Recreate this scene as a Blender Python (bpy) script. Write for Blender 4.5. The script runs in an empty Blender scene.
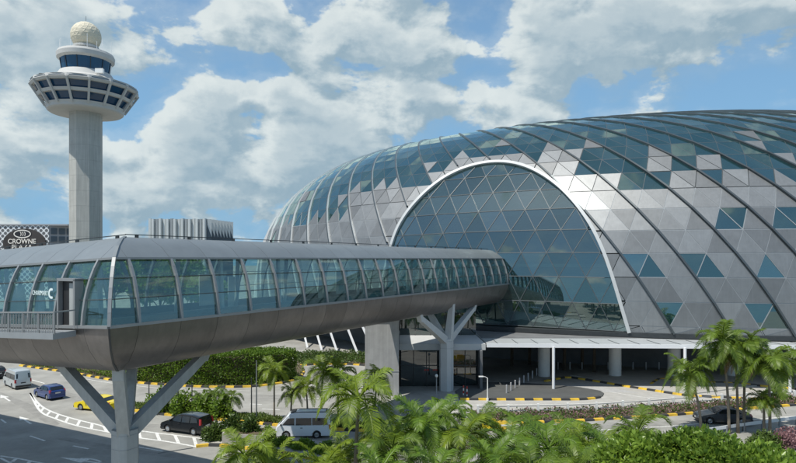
import bpy, bmesh, math, random
import numpy as np
from mathutils import Vector, Matrix
random.seed(7)
R = math.radians
scene = bpy.context.scene

# ------------------------------------------------------------------ camera
FPX, HC, YH = 600.0, 15.0, 263.0          # focal length in photo pixels, eye height, horizon row
cam_d = bpy.data.cameras.new('camera')
cam = bpy.data.objects.new('camera', cam_d)
scene.collection.objects.link(cam)
cam.location = (0, 0, HC)
cam.rotation_euler = (R(90), 0, 0)
cam_d.sensor_fit = 'HORIZONTAL'
cam_d.sensor_width = 36.0
cam_d.lens = 36.0 * FPX / 796.0
cam_d.shift_y = (YH - 231.5) / 796.0
cam_d.clip_end = 6000
scene.camera = cam
scene.render.resolution_x, scene.render.resolution_y = 1024, 596

# ------------------------------------------------------------------ sky and sun
SUN_EL, SUN_TO = R(63), Vector((-0.79, -0.62))      # the sun stands behind the camera, to the left
SKY_STRENGTH = 0.14
world = bpy.data.worlds.new('World')
scene.world = world
world.use_nodes = True
W = world.node_tree
for n in list(W.nodes): W.nodes.remove(n)
def wn(t, **kw):
    n = W.nodes.new(t)
    for k, v in kw.items(): setattr(n, k, v)
    return n
def wmath(op, a, b=None, c=None):
    n = wn('ShaderNodeMath', operation=op)
    for i, v in enumerate((a, b, c)):
        if v is None: continue
        if isinstance(v, (int, float)): n.inputs[i].default_value = v
        else: W.links.new(v, n.inputs[i])
    return n.outputs[0]
sky = wn('ShaderNodeTexSky', sky_type='NISHITA')
sky.sun_disc = False
sky.sun_elevation = SUN_EL
sky.sun_rotation = math.atan2(SUN_TO.x, SUN_TO.y)
sky.air_density, sky.dust_density, sky.ozone_density = 1.0, 0.6, 1.6
tc = wn('ShaderNodeTexCoord')
# cumulus banks, placed by the direction in which they stand: (column, row, half width, half height, weight)
BANKS = [(330, 18, 120, 42, .40), (240, 25, 50, 22, .26), (400, 50, 70, 40, .34), (205, 98, 36, 34, .34), (190, 140, 48, 50, .30), (285, 105, 28, 24, .34), (330, 135, 60, 30, .30), (430, 110, 80, 30, .34), (505, 92, 30, 40, .36), (550, 95, 26, 30, .30),
         (620, 88, 38, 28, .42), (655, 104, 24, 12, .30), (560, 22, 80, 40, .36), (640, 8, 60, 30, .34), (730, 22, 90, 34, .44), (15, 15, 50, 50, .40), (85, 30, 40, 26, .36), (130, 52, 14, 14, .28),
         (25, 95, 60, 50, .30), (20, 165, 70, 50, .32), (140, 182, 46, 30, .36), (230, 175, 60, 40, .38), (300, 150, 60, 40, .34), (350, 165, 60, 40, .30), (760, 106, 40, 7, .34),
         (165, 32, 44, 46, -.26), (482, 38, 24, 34, -.50), (735, 80, 90, 18, -.34), (583, 90, 14, 24, -.42), (258, 135, 14, 34, -.42), (118, 110, 26, 34, -.36), (160, 75, 30, 16, -.2), (235, 62, 40, 12, -.26), (460, 72, 34, 14, -.26), (695, 100, 40, 18, -.2)]
def density(vec):
    sep = wn('ShaderNodeSeparateXYZ'); W.links.new(vec, sep.inputs[0])
    az = wmath('ARCTAN2', sep.outputs[0], sep.outputs[1])
    el = wmath('ARCSINE', sep.outputs[2])
    mp = wn('ShaderNodeMapping'); mp.inputs['Scale'].default_value = (1, 1, 1.7)
    W.links.new(vec, mp.inputs[0])
    nz = wn('ShaderNodeTexNoise'); nz.inputs['Scale'].default_value = 9.5; nz.inputs['Detail'].default_value = 10
    nz.inputs['Roughness'].default_value = .54; nz.inputs['Distortion'].default_value = .15
    W.links.new(mp.outputs[0], nz.inputs[0])
    tot = wmath('MULTIPLY_ADD', nz.outputs[0], 2.3, -1.36)
    for px, py, hw, hh, wt in BANKS:
        a0 = math.atan((px - 398) / FPX); e0 = math.atan((YH - py) / FPX * math.cos(a0))
        sx = FPX / hw; sy = FPX / hh
        dx = wmath('MULTIPLY_ADD', az, sx, -a0 * sx)
        dy = wmath('MULTIPLY_ADD', el, sy, -e0 * sy)
        q = wmath('MULTIPLY_ADD', dx, dx, wmath('MULTIPLY', dy, dy))
        g = wmath('POWER', 0.5, q)
        tot = wmath('MULTIPLY_ADD', g, wt, tot)
    return tot, el
dens, elev = density(tc.outputs['Generated'])
off = wn('ShaderNodeVectorMath', operation='ADD'); off.inputs[1].default_value = (-0.016, -0.01, 0.024)
W.links.new(tc.outputs['Generated'], off.inputs[0])
nrm = wn('ShaderNodeVectorMath', operation='NORMALIZE'); W.links.new(off.outputs[0], nrm.inputs[0])
dens2, _ = density(nrm.outputs[0])
def wrange(v, a, b, c, d, smooth=True):
    n = wn('ShaderNodeMapRange'); n.interpolation_type = 'SMOOTHSTEP' if smooth else 'LINEAR'
    W.links.new(v, n.inputs[0])
    for i, x in enumerate((a, b, c, d)): n.inputs[i + 1].default_value = x
    return n.outputs[0]
cover = wmath('MAXIMUM', wrange(dens, -.06, .13, 0, 1), wrange(dens, -.45, .05, 0, .24))
fine = wn('ShaderNodeTexNoise'); fine.inputs['Scale'].default_value = 16; fine.inputs['Detail'].default_value = 7; fine.inputs['Roughness'].default_value = .6
W.links.new(tc.outputs['Generated'], fine.inputs[0])
lit = wmath('ADD', wrange(wmath('SUBTRACT', dens, dens2), -.30, .30, .06, .94), wmath('MULTIPLY_ADD', fine.outputs[0], .9, -.45))
lit = wmath('MINIMUM', wmath('MAXIMUM', lit, 0), 1)
thick = wrange(dens, .30, .75, 1.0, .45)
litt = wmath('MULTIPLY', lit, thick)
ccol = wn('ShaderNodeMix', data_type='RGBA')
K = 1.0 / SKY_STRENGTH
ccol.inputs['A'].default_value = (.31 * K, .43 * K, .51 * K, 1)
ccol.inputs['B'].default_value = (.76 * K, .82 * K, .81 * K, 1)
W.links.new(litt, ccol.inputs['Factor'])
hz = wn('ShaderNodeMix', data_type='RGBA')           # thin bright haze towards the horizon
hz.inputs['B'].default_value = (.20 * K, .44 * K, .69 * K, 1)
hzf = wrange(elev, R(0), R(34), .90, .25)
W.links.new(hzf, hz.inputs['Factor']); W.links.new(sky.outputs[0], hz.inputs['A'])
cm = wn('ShaderNodeMix', data_type='RGBA')
W.links.new(wmath('MULTIPLY', cover, .93), cm.inputs['Factor'])
W.links.new(hz.outputs['Result'], cm.inputs['A']); W.links.new(ccol.outputs['Result'], cm.inputs['B'])
bg = wn('ShaderNodeBackground'); bg.inputs[1].default_value = SKY_STRENGTH
W.links.new(cm.outputs['Result'], bg.inputs[0])
wo = wn('ShaderNodeOutputWorld'); W.links.new(bg.outputs[0], wo.inputs[0])

sun_d = bpy.data.lights.new('sun', 'SUN')
sun_d.energy = 5.0; sun_d.angle = R(.53); sun_d.color = (1, .955, .88)
sun = bpy.data.objects.new('sun', sun_d); scene.collection.objects.link(sun)
st = SUN_TO.normalized() * math.cos(SUN_EL)
sun.rotation_euler = Vector((st.x, st.y, math.sin(SUN_EL))).to_track_quat('Z', 'Y').to_euler()
vs = scene.view_settings
vs.view_transform = 'Standard'; vs.look = 'None'; vs.exposure = 0.0; vs.gamma = 1
vs.use_curve_mapping = False

# ------------------------------------------------------------------ helpers
ROOT = {}                                   # world position of each thing's base
def link(o): scene.collection.objects.link(o)
def ground(px, py, z=0.0):                  # a point of the ground from where it is seen in the photograph
    Y = FPX * (HC - z) / (py - YH)
    return Vector(((px - 398) * Y / FPX, Y, z))
def at(px, py, Y): return Vector(((px - 398) * Y / FPX, Y, HC + (YH - py) * Y / FPX))

def tag(o, label=None, cat=None, group=None, kind=None):
    if label: o['label'] = label
    if cat: o['category'] = cat
    if group: o['group'] = group
    if kind: o['kind'] = kind
    return o
def thing(name, loc, label=None, cat=None, group=None, kind=None, rz=0):
    o = bpy.data.objects.new(name, None); link(o)
    o.empty_display_size = .5
    o.location = loc; o.rotation_euler = (0, 0, rz)
    ROOT[o.name] = Vector(loc)
    return tag(o, label, cat, group, kind)

class MB:
    def __init__(s): s.v = []; s.f = []; s.smooth = False
    def add(s, verts, faces):
        b = len(s.v); s.v.extend([tuple(p) for p in verts]); s.f.extend([tuple(i + b for i in f) for f in faces]); return s
    def box(s, lo, hi):
        x0, y0, z0 = lo; x1, y1, z1 = hi
        return s.add([(x0,y0,z0),(x1,y0,z0),(x1,y1,z0),(x0,y1,z0),(x0,y0,z1),(x1,y0,z1),(x1,y1,z1),(x0,y1,z1)],
                     [(0,3,2,1),(4,5,6,7),(0,1,5,4),(1,2,6,5),(2,3,7,6),(3,0,4,7)])
    def bar(s, p, q, w, h=None, up=(0,0,1), w2=None, h2=None):
        h = h or w; p = Vector(p); q = Vector(q); d = (q - p)
        if d.length < 1e-6: return s
        d.normalize(); u = Vector(up)
        x = d.cross(u)
        if x.length < 1e-4: x = d.cross(Vector((1, 0, 0)))
        x.normalize(); y = x.cross(d)
        w2 = w2 or w; h2 = h2 or h
        vs = []
        for c, ww, hh in ((p, w, h), (q, w2, h2)):
            for a, b in ((-1,-1),(1,-1),(1,1),(-1,1)): vs.append(c + x * (a * ww / 2) + y * (b * hh / 2))
        return s.add(vs, [(0,1,2,3),(7,6,5,4),(0,4,5,1),(1,5,6,2),(2,6,7,3),(3,7,4,0)])
    def tube(s, pts, radii, n=8, caps=True):
        pts = [Vector(p) for p in pts]
        if isinstance(radii, (int, float)): radii = [radii] * len(pts)
        ref = Vector((0, 0, 1)) if abs((pts[-1] - pts[0]).normalized().z) < .9 else Vector((1, 0, 0))
        vs = []; fs = []
        for i, p in enumerate(pts):
            d = (pts[min(i + 1, len(pts) - 1)] - pts[max(i - 1, 0)]).normalized()
            x = d.cross(ref).normalized(); y = x.cross(d)
            for k in range(n):
                a = 2 * math.pi * k / n
                vs.append(p + x * (math.cos(a) * radii[i]) + y * (math.sin(a) * radii[i]))
        for i in range(len(pts) - 1):
            for k in range(n):
                a = i * n + k; b = i * n + (k + 1) % n
                fs.append((a, b, b + n, a + n))
        if caps:
            fs.append(tuple(range(n - 1, -1, -1))); fs.append(tuple(range((len(pts) - 1) * n, len(pts) * n)))
        return s.add(vs, fs)
    def lathe(s, prof, n=24, c=(0, 0, 0), a0=0.0, cap=True):
        vs = []; fs = []
        for r, z in prof:
            for k in range(n):
                a = a0 + 2 * math.pi * k / n
                vs.append((c[0] + r * math.cos(a), c[1] + r * math.sin(a), c[2] + z))
        m = len(prof)
        for i in range(m - 1):
            for k in range(n):
                a = i * n + k; b = i * n + (k + 1) % n
                fs.append((a, b, b + n, a + n))
        if cap:
            fs.append(tuple(range(n - 1, -1, -1))); fs.append(tuple(range((m - 1) * n, m * n)))
        return s.add(vs, fs)
    def prism(s, poly, z0, z1):
        n = len(poly)
        vs = [(p[0], p[1], z0) for p in poly] + [(p[0], p[1], z1) for p in poly]
        fs = [tuple(range(n - 1, -1, -1)), tuple(range(n, 2 * n))]
        for i in range(n): j = (i + 1) % n; fs.append((i, j, j + n, i + n))
        return s.add(vs, fs)
    def slab(s, poly, nrm, t):              # a polygon in space, thickened by t against its normal
        n = len(poly); nrm = Vector(nrm)
        a = [Vector(p) for p in poly]; b = [p - nrm * t for p in a]
        fs = [tuple(range(n)), tuple(range(2 * n - 1, n - 1, -1))]
        for i in range(n): j = (i + 1) % n; fs.append((i, i + n, j + n, j))
        return s.add(a + b, fs)
    def mesh(s, name, mat, off=None):
        me = bpy.data.meshes.new(name)
        v = s.v
        if off is not None: v = [(a - off.x, b - off.y, c - off.z) for a, b, c in v]
        me.from_pydata(v, [], s.f)
        if mat: me.materials.append(mat)
        if s.smooth:
            me.polygons.foreach_set('use_smooth', [True] * len(me.polygons))
        me.update()
        return me
def orient(me):
    bm = bmesh.new(); bm.from_mesh(me); bmesh.ops.recalc_face_normals(bm, faces=bm.faces); bm.to_mesh(me); bm.free()
def build(mb, name, mat, parent=None, local=False, smooth=None, fix=True, root=None, auto=None):
    """one mesh object; the MB holds world coordinates unless local"""
    off = None
    if parent is not None and not local:
        p = parent
        while p.parent is not None: p = p.parent
        off = ROOT[p.name]
    if smooth is not None: mb.smooth = smooth
    me = mb.mesh(name, mat, off)
    if fix: orient(me)
    if auto:
        me.polygons.foreach_set('use_smooth', [True] * len(me.polygons)); me.set_sharp_from_angle(angle=R(auto))
    o = bpy.data.objects.new(name, me); link(o)
    if parent is not None: o.parent = parent
    else: ROOT[o.name] = Vector((0, 0, 0))
    return o
def obj_from(me, name, parent=None, loc=(0, 0, 0), rot=(0, 0, 0), scale=(1, 1, 1)):
    o = bpy.data.objects.new(name, me); link(o)
    o.location = loc; o.rotation_euler = rot; o.scale = scale
    if parent is not None: o.parent = parent
    return o
def copy_tree(o, parent=None):
    c = o.copy(); link(c)
    if parent is not None: c.parent = parent
    for ch in list(o.children): copy_tree(ch, c)
    return c

# ------------------------------------------------------------------ materials
MATS = {}
def mat(name, col, rough=.6, metal=0.0, var=0.0, scale=2.0, rnd=0.0, bump=0.0, bscale=20, streak=0.0, spec=.5, coat=0.0, dirt=None, coord='Object'):
    """principled surface; var mottles the colour, rnd varies it from piece to piece, streak adds long rain streaks"""
    m = bpy.data.materials.new(name); m.use_nodes = True
    T = m.node_tree; b = T.nodes['Principled BSDF']
    b.inputs['Base Color'].default_value = (*col, 1); b.inputs['Roughness'].default_value = rough; b.inputs['Metallic'].default_value = metal
    b.inputs['Specular IOR Level'].default_value = spec
    if coat: b.inputs['Coat Weight'].default_value = coat; b.inputs['Coat Roughness'].default_value = .05
    def nn(t, **kw):
        n = T.nodes.new(t)
        for k, v in kw.items(): setattr(n, k, v)
        return n
    tcn = nn('ShaderNodeTexCoord')
    cur = None
    fac = None
    if var or streak or rnd or dirt:
        hsv = nn('ShaderNodeHueSaturation'); hsv.inputs['Color'].default_value = (*col, 1)
        val = None
        def mul(a, bb):
            n = nn('ShaderNodeMath', operation='MULTIPLY')
            T.links.new(a, n.inputs[0]); T.links.new(bb, n.inputs[1]); return n.outputs[0]
        def rng(v, lo, hi, a=.3, c=.7):
            n = nn('ShaderNodeMapRange'); T.links.new(v, n.inputs[0])
            n.inputs[1].default_value = a; n.inputs[2].default_value = c; n.inputs[3].default_value = lo; n.inputs[4].default_value = hi
            return n.outputs[0]
        if var:
            nz = nn('ShaderNodeTexNoise'); nz.inputs['Scale'].default_value = scale; nz.inputs['Detail'].default_value = 6; nz.inputs['Roughness'].default_value = .65
            T.links.new(tcn.outputs[coord], nz.inputs[0])
            val = rng(nz.outputs[0], 1 - var, 1 + var)
        if streak:
            mp = nn('ShaderNodeMapping'); mp.inputs['Scale'].default_value = (3, 3, .12)
            T.links.new(tcn.outputs[coord], mp.inputs[0])
            nz = nn('ShaderNodeTexNoise'); nz.inputs['Scale'].default_value = 1.4; nz.inputs['Detail'].default_value = 5
            T.links.new(mp.outputs[0], nz.inputs[0])
            s2 = rng(nz.outputs[0], 1 - streak, 1 + streak)
            val = mul(val, s2) if val else s2
        if rnd:
            oi = nn('ShaderNodeObjectInfo')
            s3 = rng(oi.outputs['Random'], 1 - rnd, 1 + rnd, 0, 1)
            val = mul(val, s3) if val else s3
        T.links.new(val, hsv.inputs['Value'])
        T.links.new(hsv.outputs[0], b.inputs['Base Color'])
    if bump:
        nz = nn('ShaderNodeTexNoise'); nz.inputs['Scale'].default_value = bscale; nz.inputs['Detail'].default_value = 4
        T.links.new(tcn.outputs[coord], nz.inputs[0])
        bp = nn('ShaderNodeBump'); bp.inputs['Strength'].default_value = bump; bp.inputs['Distance'].default_value = .05
        T.links.new(nz.outputs[0], bp.inputs['Height']); T.links.new(bp.outputs[0], b.inputs['Normal'])
    MATS[name] = m
    return m
def glass(name, tint, body, bodyf, refl, ior=1.5, rough=.02, rnd=0.0, gcol=(1, 1, 1)):
    """coated architectural glass: a tinted see-through part, a dark body part and a mirror part that grows at grazing angles"""
    m = bpy.data.materials.new(name); m.use_nodes = True
    T = m.node_tree
    for n in list(T.nodes): T.nodes.remove(n)
    tr = T.nodes.new('ShaderNodeBsdfTransparent'); tr.inputs[0].default_value = (*tint, 1)
    di = T.nodes.new('ShaderNodeBsdfDiffuse'); di.inputs[0].default_value = (*body, 1)
    gl = T.nodes.new('ShaderNodeBsdfGlossy'); gl.inputs['Roughness'].default_value = rough; gl.inputs['Color'].default_value = (*gcol, 1)
    m1 = T.nodes.new('ShaderNodeMixShader'); m1.inputs[0].default_value = bodyf
    T.links.new(tr.outputs[0], m1.inputs[1]); T.links.new(di.outputs[0], m1.inputs[2])
    f0 = ((ior - 1) / (ior + 1)) ** 2                # Schlick's curve, the same from both sides of the pane
    lw = T.nodes.new('ShaderNodeLayerWeight'); lw.inputs[0].default_value = .5
    pw = T.nodes.new('ShaderNodeMath'); pw.operation = 'POWER'; pw.inputs[1].default_value = 5; T.links.new(lw.outputs['Facing'], pw.inputs[0])
    fr = T.nodes.new('ShaderNodeMath'); fr.operation = 'MULTIPLY_ADD'; fr.inputs[1].default_value = 1 - f0; fr.inputs[2].default_value = f0; T.links.new(pw.outputs[0], fr.inputs[0])
    ma = T.nodes.new('ShaderNodeMath'); ma.operation = 'ADD'; ma.use_clamp = True; ma.inputs[1].default_value = refl
    T.links.new(fr.outputs[0], ma.inputs[0])
    if rnd:
        oi = T.nodes.new('ShaderNodeObjectInfo')
        r2 = T.nodes.new('ShaderNodeMapRange'); r2.inputs[3].default_value = refl - rnd; r2.inputs[4].default_value = refl + rnd
        T.links.new(oi.outputs['Random'], r2.inputs[0]); T.links.new(r2.outputs[0], ma.inputs[1])
    m2 = T.nodes.new('ShaderNodeMixShader')
    T.links.new(ma.outputs[0], m2.inputs[0]); T.links.new(m1.outputs[0], m2.inputs[1]); T.links.new(gl.outputs[0], m2.inputs[2])
    out = T.nodes.new('ShaderNodeOutputMaterial'); T.links.new(m2.outputs[0], out.inputs[0])
    MATS[name] = m
    return m
def leafmat(name, c1, c2, trans=.35, rough=.45, scale=1.2):
    m = bpy.data.materials.new(name); m.use_nodes = True
    T = m.node_tree; b = T.nodes['Principled BSDF']
    b.inputs['Roughness'].default_value = rough; b.inputs['Specular IOR Level'].default_value = .4
    geo = T.nodes.new('ShaderNodeNewGeometry'); tcn = T.nodes.new('ShaderNodeTexCoord'); oi = T.nodes.new('ShaderNodeObjectInfo')
    nz = T.nodes.new('ShaderNodeTexNoise'); nz.inputs['Scale'].default_value = scale; nz.inputs['Detail'].default_value = 3
    T.links.new(tcn.outputs['Object'], nz.inputs[0])
    ad = T.nodes.new('ShaderNodeMath'); ad.operation = 'ADD'
    T.links.new(geo.outputs['Random Per Island'], ad.inputs[0]); T.links.new(nz.outputs[0], ad.inputs[1])
    ad2 = T.nodes.new('ShaderNodeMath'); ad2.operation = 'MULTIPLY_ADD'; ad2.inputs[1].default_value = .5
    T.links.new(oi.outputs['Random'], ad2.inputs[0]); T.links.new(ad.outputs[0], ad2.inputs[2])
    mr = T.nodes.new('ShaderNodeMapRange'); mr.inputs[1].default_value = .4; mr.inputs[2].default_value = 1.7
    T.links.new(ad2.outputs[0], mr.inputs[0])
    mx = T.nodes.new('ShaderNodeMix'); mx.data_type = 'RGBA'
    mx.inputs['A'].default_value = (*c1, 1); mx.inputs['B'].default_value = (*c2, 1)
    T.links.new(mr.outputs[0], mx.inputs['Factor']); T.links.new(mx.outputs['Result'], b.inputs['Base Color'])
    tl = T.nodes.new('ShaderNodeBsdfTranslucent')
    hs = T.nodes.new('ShaderNodeHueSaturation'); hs.inputs['Value'].default_value = 1.5; hs.inputs['Hue'].default_value = .49
    T.links.new(mx.outputs['Result'], hs.inputs['Color']); T.links.new(hs.outputs[0], tl.inputs[0])
    ms = T.nodes.new('ShaderNodeMixShader'); ms.inputs[0].default_value = trans
    T.links.new(b.outputs[0], ms.inputs[1]); T.links.new(tl.outputs[0], ms.inputs[2])
    T.links.new(ms.outputs[0], T.nodes['Material Output'].inputs[0])
    MATS[name] = m
    return m

mat('asphalt', (.275, .270, .245), .9, var=.24, scale=.28, bump=.25, bscale=60)
mat('asphalt_worn', (.235, .23, .21), .88, var=.22, scale=.8, bump=.2, bscale=50)
mat('asphalt_dark', (.075, .078, .075), .9, var=.15, scale=.5, bump=.25, bscale=60)
mat('paving', (.36, .35, .32), .85, var=.12, scale=1.2, bump=.15, bscale=30)
mat('soil', (.10, .075, .05), .95, var=.3, scale=3)
mat('road_paint', (.62, .62, .585), .75, var=.28, scale=5)
mat('kerb_yellow', (.66, .43, .04), .7, var=.3, scale=3, rnd=.12)
mat('kerb_black', (.035, .035, .035), .7, var=.2, scale=3, rnd=.2)
mat('concrete', (.36, .36, .35), .85, var=.10, scale=1.0, streak=.10, bump=.1, bscale=15)
mat('white_paint', (.74, .74, .71), .5, var=.05, scale=1.5)
mat('arch_white', (.44, .46, .46), .45, var=.04, scale=1)
mat('white_steel', (.78, .79, .79), .4, var=.03, scale=1)
mat('tower_concrete', (.40, .40, .37), .85, var=.06, scale=.5, streak=.12, bump=.05, bscale=4)
mat('tower_panel', (.46, .46, .44), .75, var=.05, scale=.6)
mat('radome', (.62, .57, .44), .7, var=.05, scale=1.0, rnd=.06)
mat('dark_metal', (.045, .05, .052), .45, .3, var=.15, scale=2)
mat('rib_lit_flank', (.55, .57, .57), .4, .2)  # paler side of the ribs, sunlight put into the colour
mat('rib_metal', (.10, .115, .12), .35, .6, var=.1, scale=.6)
mat('mullion', (.26, .28, .29), .5, .2, var=.08, scale=1)
mat('arch_mullion', (.07, .085, .09), .5, .2, var=.08, scale=1)
mat('facade_panel', (.215, .224, .225), .46, .52, var=.08, scale=.9, rnd=.20, streak=.05)
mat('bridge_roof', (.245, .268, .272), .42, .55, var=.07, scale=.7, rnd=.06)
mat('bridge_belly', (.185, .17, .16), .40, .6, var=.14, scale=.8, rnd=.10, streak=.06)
mat('bridge_mullion', (.27, .28, .28), .45, .35, var=.06, scale=1)
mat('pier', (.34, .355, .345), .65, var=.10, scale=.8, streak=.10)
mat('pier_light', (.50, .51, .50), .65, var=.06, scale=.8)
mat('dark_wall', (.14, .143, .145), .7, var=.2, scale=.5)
mat('interior', (.085, .10, .09), .8, var=.2, scale=.3)
mat('floor_in', (.05, .05, .048), .5, var=.2, scale=.5)
mat('bollard_steel', (.5, .5, .5), .45, .3)
mat('canopy_sheet', (.42, .44, .44), .45, .2, var=.08, scale=.6)
mat('pale_interior', (.42, .42, .40), .7, var=.1, scale=.8)
glass('dome_glass', (.45, .62, .62), (.018, .058, .064), .45, .15, 1.6, .015, .06, (.84, 1.0, .96))
glass('arch_glass', (.58, .74, .73), (.022, .050, .056), .34, .13, 1.6, .012, .04, (.86, 1.0, .98))
glass('bridge_glass', (.84, .935, .915), (.08, .17, .16), .07, .055, 1.5, .01, .025, (.85, .97, 1.0))
glass('tower_glass', (.05, .10, .16), (.010, .055, .12), .9, .01, 1.5, .03)
glass('entrance_glass', (.22, .32, .30), (.012, .030, .030), .5, .09, 1.5, .02)
mat('car_glass', (.012, .015, .018), .04, spec=.8)
mat('tyre', (.02, .02, .02), .85)
mat('rim', (.45, .46, .47), .3, .8)
mat('trim_black', (.02, .02, .021), .5)
mat('plate', (.55, .55, .52), .6)
mat('lamp_red', (.38, .015, .012), .2, coat=.5)
mat('lamp_clear', (.65, .66, .66), .12, coat=.5)
mat('paint_silver', (.58, .62, .63), .32, .5, coat=.6)
mat('paint_blue', (.012, .045, .19), .3, .35, coat=.8)
mat('paint_yellow', (.74, .58, .015), .32, coat=.8)
mat('paint_black', (.010, .011, .012), .25, .2, coat=.8)
mat('paint_white', (.72, .75, .78), .35, coat=.5)
mat('paint_charcoal', (.045, .055, .065), .28, .4, coat=.8)
mat('trunk', (.20, .17, .13), .9, var=.25, scale=3, bump=.3, bscale=8)
mat('crownshaft', (.20, .26, .08), .6, var=.2, scale=2)
mat('bark', (.11, .085, .06), .95, var=.3, scale=4, bump=.4, bscale=12)
leafmat('palm_leaf', (.038, .082, .007), (.20, .275, .022), .34)
leafmat('palm_leaf_mid', (.032, .080, .007), (.13, .22, .018), .32)
leafmat('palm_leaf_dark', (.03, .070, .008), (.14, .21, .022), .34)
leafmat('palm_dry', (.16, .10, .04), (.30, .20, .09), .25)
leafmat('hedge_leaf', (.045, .105, .012), (.17, .27, .030), .32, scale=.6)
leafmat('bush_leaf', (.035, .085, .012), (.22, .33, .045), .40, .34, scale=.8)
leafmat('shrub_leaf', (.030, .065, .015), (.11, .17, .035), .30)
leafmat('flower', (.16, .075, .085), (.32, .19, .19), .25)
leafmat('grass', (.06, .11, .02), (.15, .20, .045), .3)
mat('hotel_dark', (.045, .038, .035), .6, var=.35, scale=.15)
mat('hotel_wall', (.30, .31, .32), .7, var=.05, scale=.3)
mat('sign_black', (.016, .016, .02), .5)
mat('sign_white', (.80, .76, .68), .5)
mat('fin_pale', (.52, .55, .54), .6, var=.05, scale=.2)
mat('fin_mid', (.27, .30, .31), .6, var=.05, scale=.2)
mat('recess_dark', (.06, .085, .105), .5)
mat('arch_dark', (.05, .06, .065), .5)
mat('sign_teal_white', (.70, .80, .78), .5)

# ------------------------------------------------------------------ the ground sheet
g = MB().add([(-2500, -300, 0), (2500, -300, 0), (2500, 3500, 0), (-2500, 3500, 0)], [(0, 1, 2, 3)])
tag(build(g, 'road', MATS['asphalt'], fix=False), kind='structure')

# ------------------------------------------------------------------ the shell of the dome
DCX, DCY, DA, DB, DH, DW, DN, DZ, DR = 40.731, 137.245, 79.317, 59.101, 36.899, 50.57, 2.426, 5.947, -0.483
def dprof(ph):
    c = max(math.cos(ph), 0.); s = max(math.sin(ph), 0.)
    return DW * (1 - c ** (2 / DN)), DZ + DH * s ** (2 / DN)
_cr, _sr = math.cos(DR), math.sin(DR)
def dpt(th, ph):
    d, z = dprof(ph)
    X = (DA - d) * math.cos(th); Y = (DB - d) * math.sin(th)
    return Vector((DCX + _cr * X - _sr * Y, DCY + _sr * X + _cr * Y, z))
def dnorm(th, ph):
    e = .004
    ph = min(max(ph, .01), math.pi / 2 - .02)
    return (dpt(th + e, ph) - dpt(th - e, ph)).cross(dpt(th, ph + e) - dpt(th, ph - e)).normalized()
_ph = [math.pi / 2 * k / 3000 for k in range(3001)]; _ps = [0.]
for k in range(1, 3001):
    a = dprof(_ph[k - 1]); b = dprof(_ph[k]); _ps.append(_ps[-1] + math.hypot(b[0] - a[0], b[1] - a[1]))
_th = [2 * math.pi * k / 3000 for k in range(3001)]; _ts = [0.]
for k in range(1, 3001): _ts.append(_ts[-1] + (dpt(_th[k], 0) - dpt(_th[k - 1], 0)).length)
NPAN, U0, ROW0, ROWH = 126, 1.13, .9, 3.15
def th_at(u): return float(np.interp((u / NPAN) % 1.0 * _ts[-1], _ts, _th)) + 2 * math.pi * math.floor(u / NPAN)
def u_of(th): return float(np.interp(th % (2 * math.pi), _th, _ts)) / _ts[-1] * NPAN
def row_ph(r): return float(np.interp(ROW0 + ROWH * max(r, -ROW0 / ROWH), _ps, _ph))
def gridu(j, r): r = max(r, -ROW0 / ROWH); return U0 + j - .5 * r - .02 * r * r * (1 if r > 0 else 0)
def gvert(j, r): return dpt(th_at(gridu(j, r)), row_ph(r))

# arched opening in the shell, as (bearing, rise) along its edge
ARCH = [(4.4423, 0.0), (4.4582, 0.0287), (4.4753, 0.086), (4.4826, 0.1798), (4.4826, 0.2788), (4.49, 0.3413), (4.4998, 0.3934), (4.5193, 0.4741), (4.5425, 0.5445), (4.5646, 0.5966), (4.5902, 0.6357), (4.6208, 0.6617), (4.6526, 0.6721), (4.6795, 0.6721), (4.7064, 0.6617), (4.7333, 0.6409), (4.7589, 0.6148), (4.7932, 0.5627), (4.825, 0.4976), (4.8457, 0.4429), (4.8678, 0.3725), (4.8861, 0.3126), (4.9008, 0.2397), (4.913, 0.1667), (4.924, 0.0938), (4.9338, 0.0313), (4.9423, 0.0)]
def smooth_line(P, m=4, it=2):
    P = np.array(P, float)
    for _ in range(it):
        Q = P.copy(); Q[1:-1] = .25 * P[:-2] + .5 * P[1:-1] + .25 * P[2:]; P = Q
    t = np.arange(len(P)); tt = np.linspace(0, len(P) - 1, (len(P) - 1) * m + 1)
    out = []
    for x in tt:                               # Catmull-Rom
        i = min(int(x), len(P) - 2); f = x - i
        p0, p1, p2, p3 = P[max(i - 1, 0)], P[i], P[i + 1], P[min(i + 2, len(P) - 1)]
        out.append(.5 * ((2 * p1) + (-p0 + p2) * f + (2 * p0 - 5 * p1 + 4 * p2 - p3) * f * f + (-p0 + 3 * p1 - 3 * p2 + p3) * f ** 3))
    return np.array(out)
arch_line = smooth_line([(u_of(t), float(np.interp(p, _ph, _ps))) for t, p in ARCH])       # in (panel, metres up the shell)
arch_uv = np.column_stack([arch_line[:, 0] * 3.47, arch_line[:, 1]])
arch_pts = [dpt(th_at(u), float(np.interp(s, _ps, _ph))) for u, s in arch_line]
def poly_sd(p, line):
    """signed distance to the arch outline closed along its foot: negative inside"""
    A = line[:-1]; B = line[1:]; d = B - A; q = p - A
    t = np.clip((q * d).sum(1) / (d * d).sum(1), 0, 1)
    dist = np.sqrt((((A + d * t[:, None]) - p) ** 2).sum(1).min())
    P = np.vstack([line, [line[-1][0], -50], [line[0][0], -50]])
    x, y = p; ins = False; n = len(P)
    x1, y1 = P[:, 0], P[:, 1]; x2, y2 = np.roll(x1, 1), np.roll(y1, 1)
    c = ((y1 > y) != (y2 > y))
    xi = (x2 - x1) * (y - y1) / np.where(y2 == y1, 1e-9, y2 - y1) + x1
    ins = bool((c & (x < xi)).sum() % 2)
    return -dist if ins else dist
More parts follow.
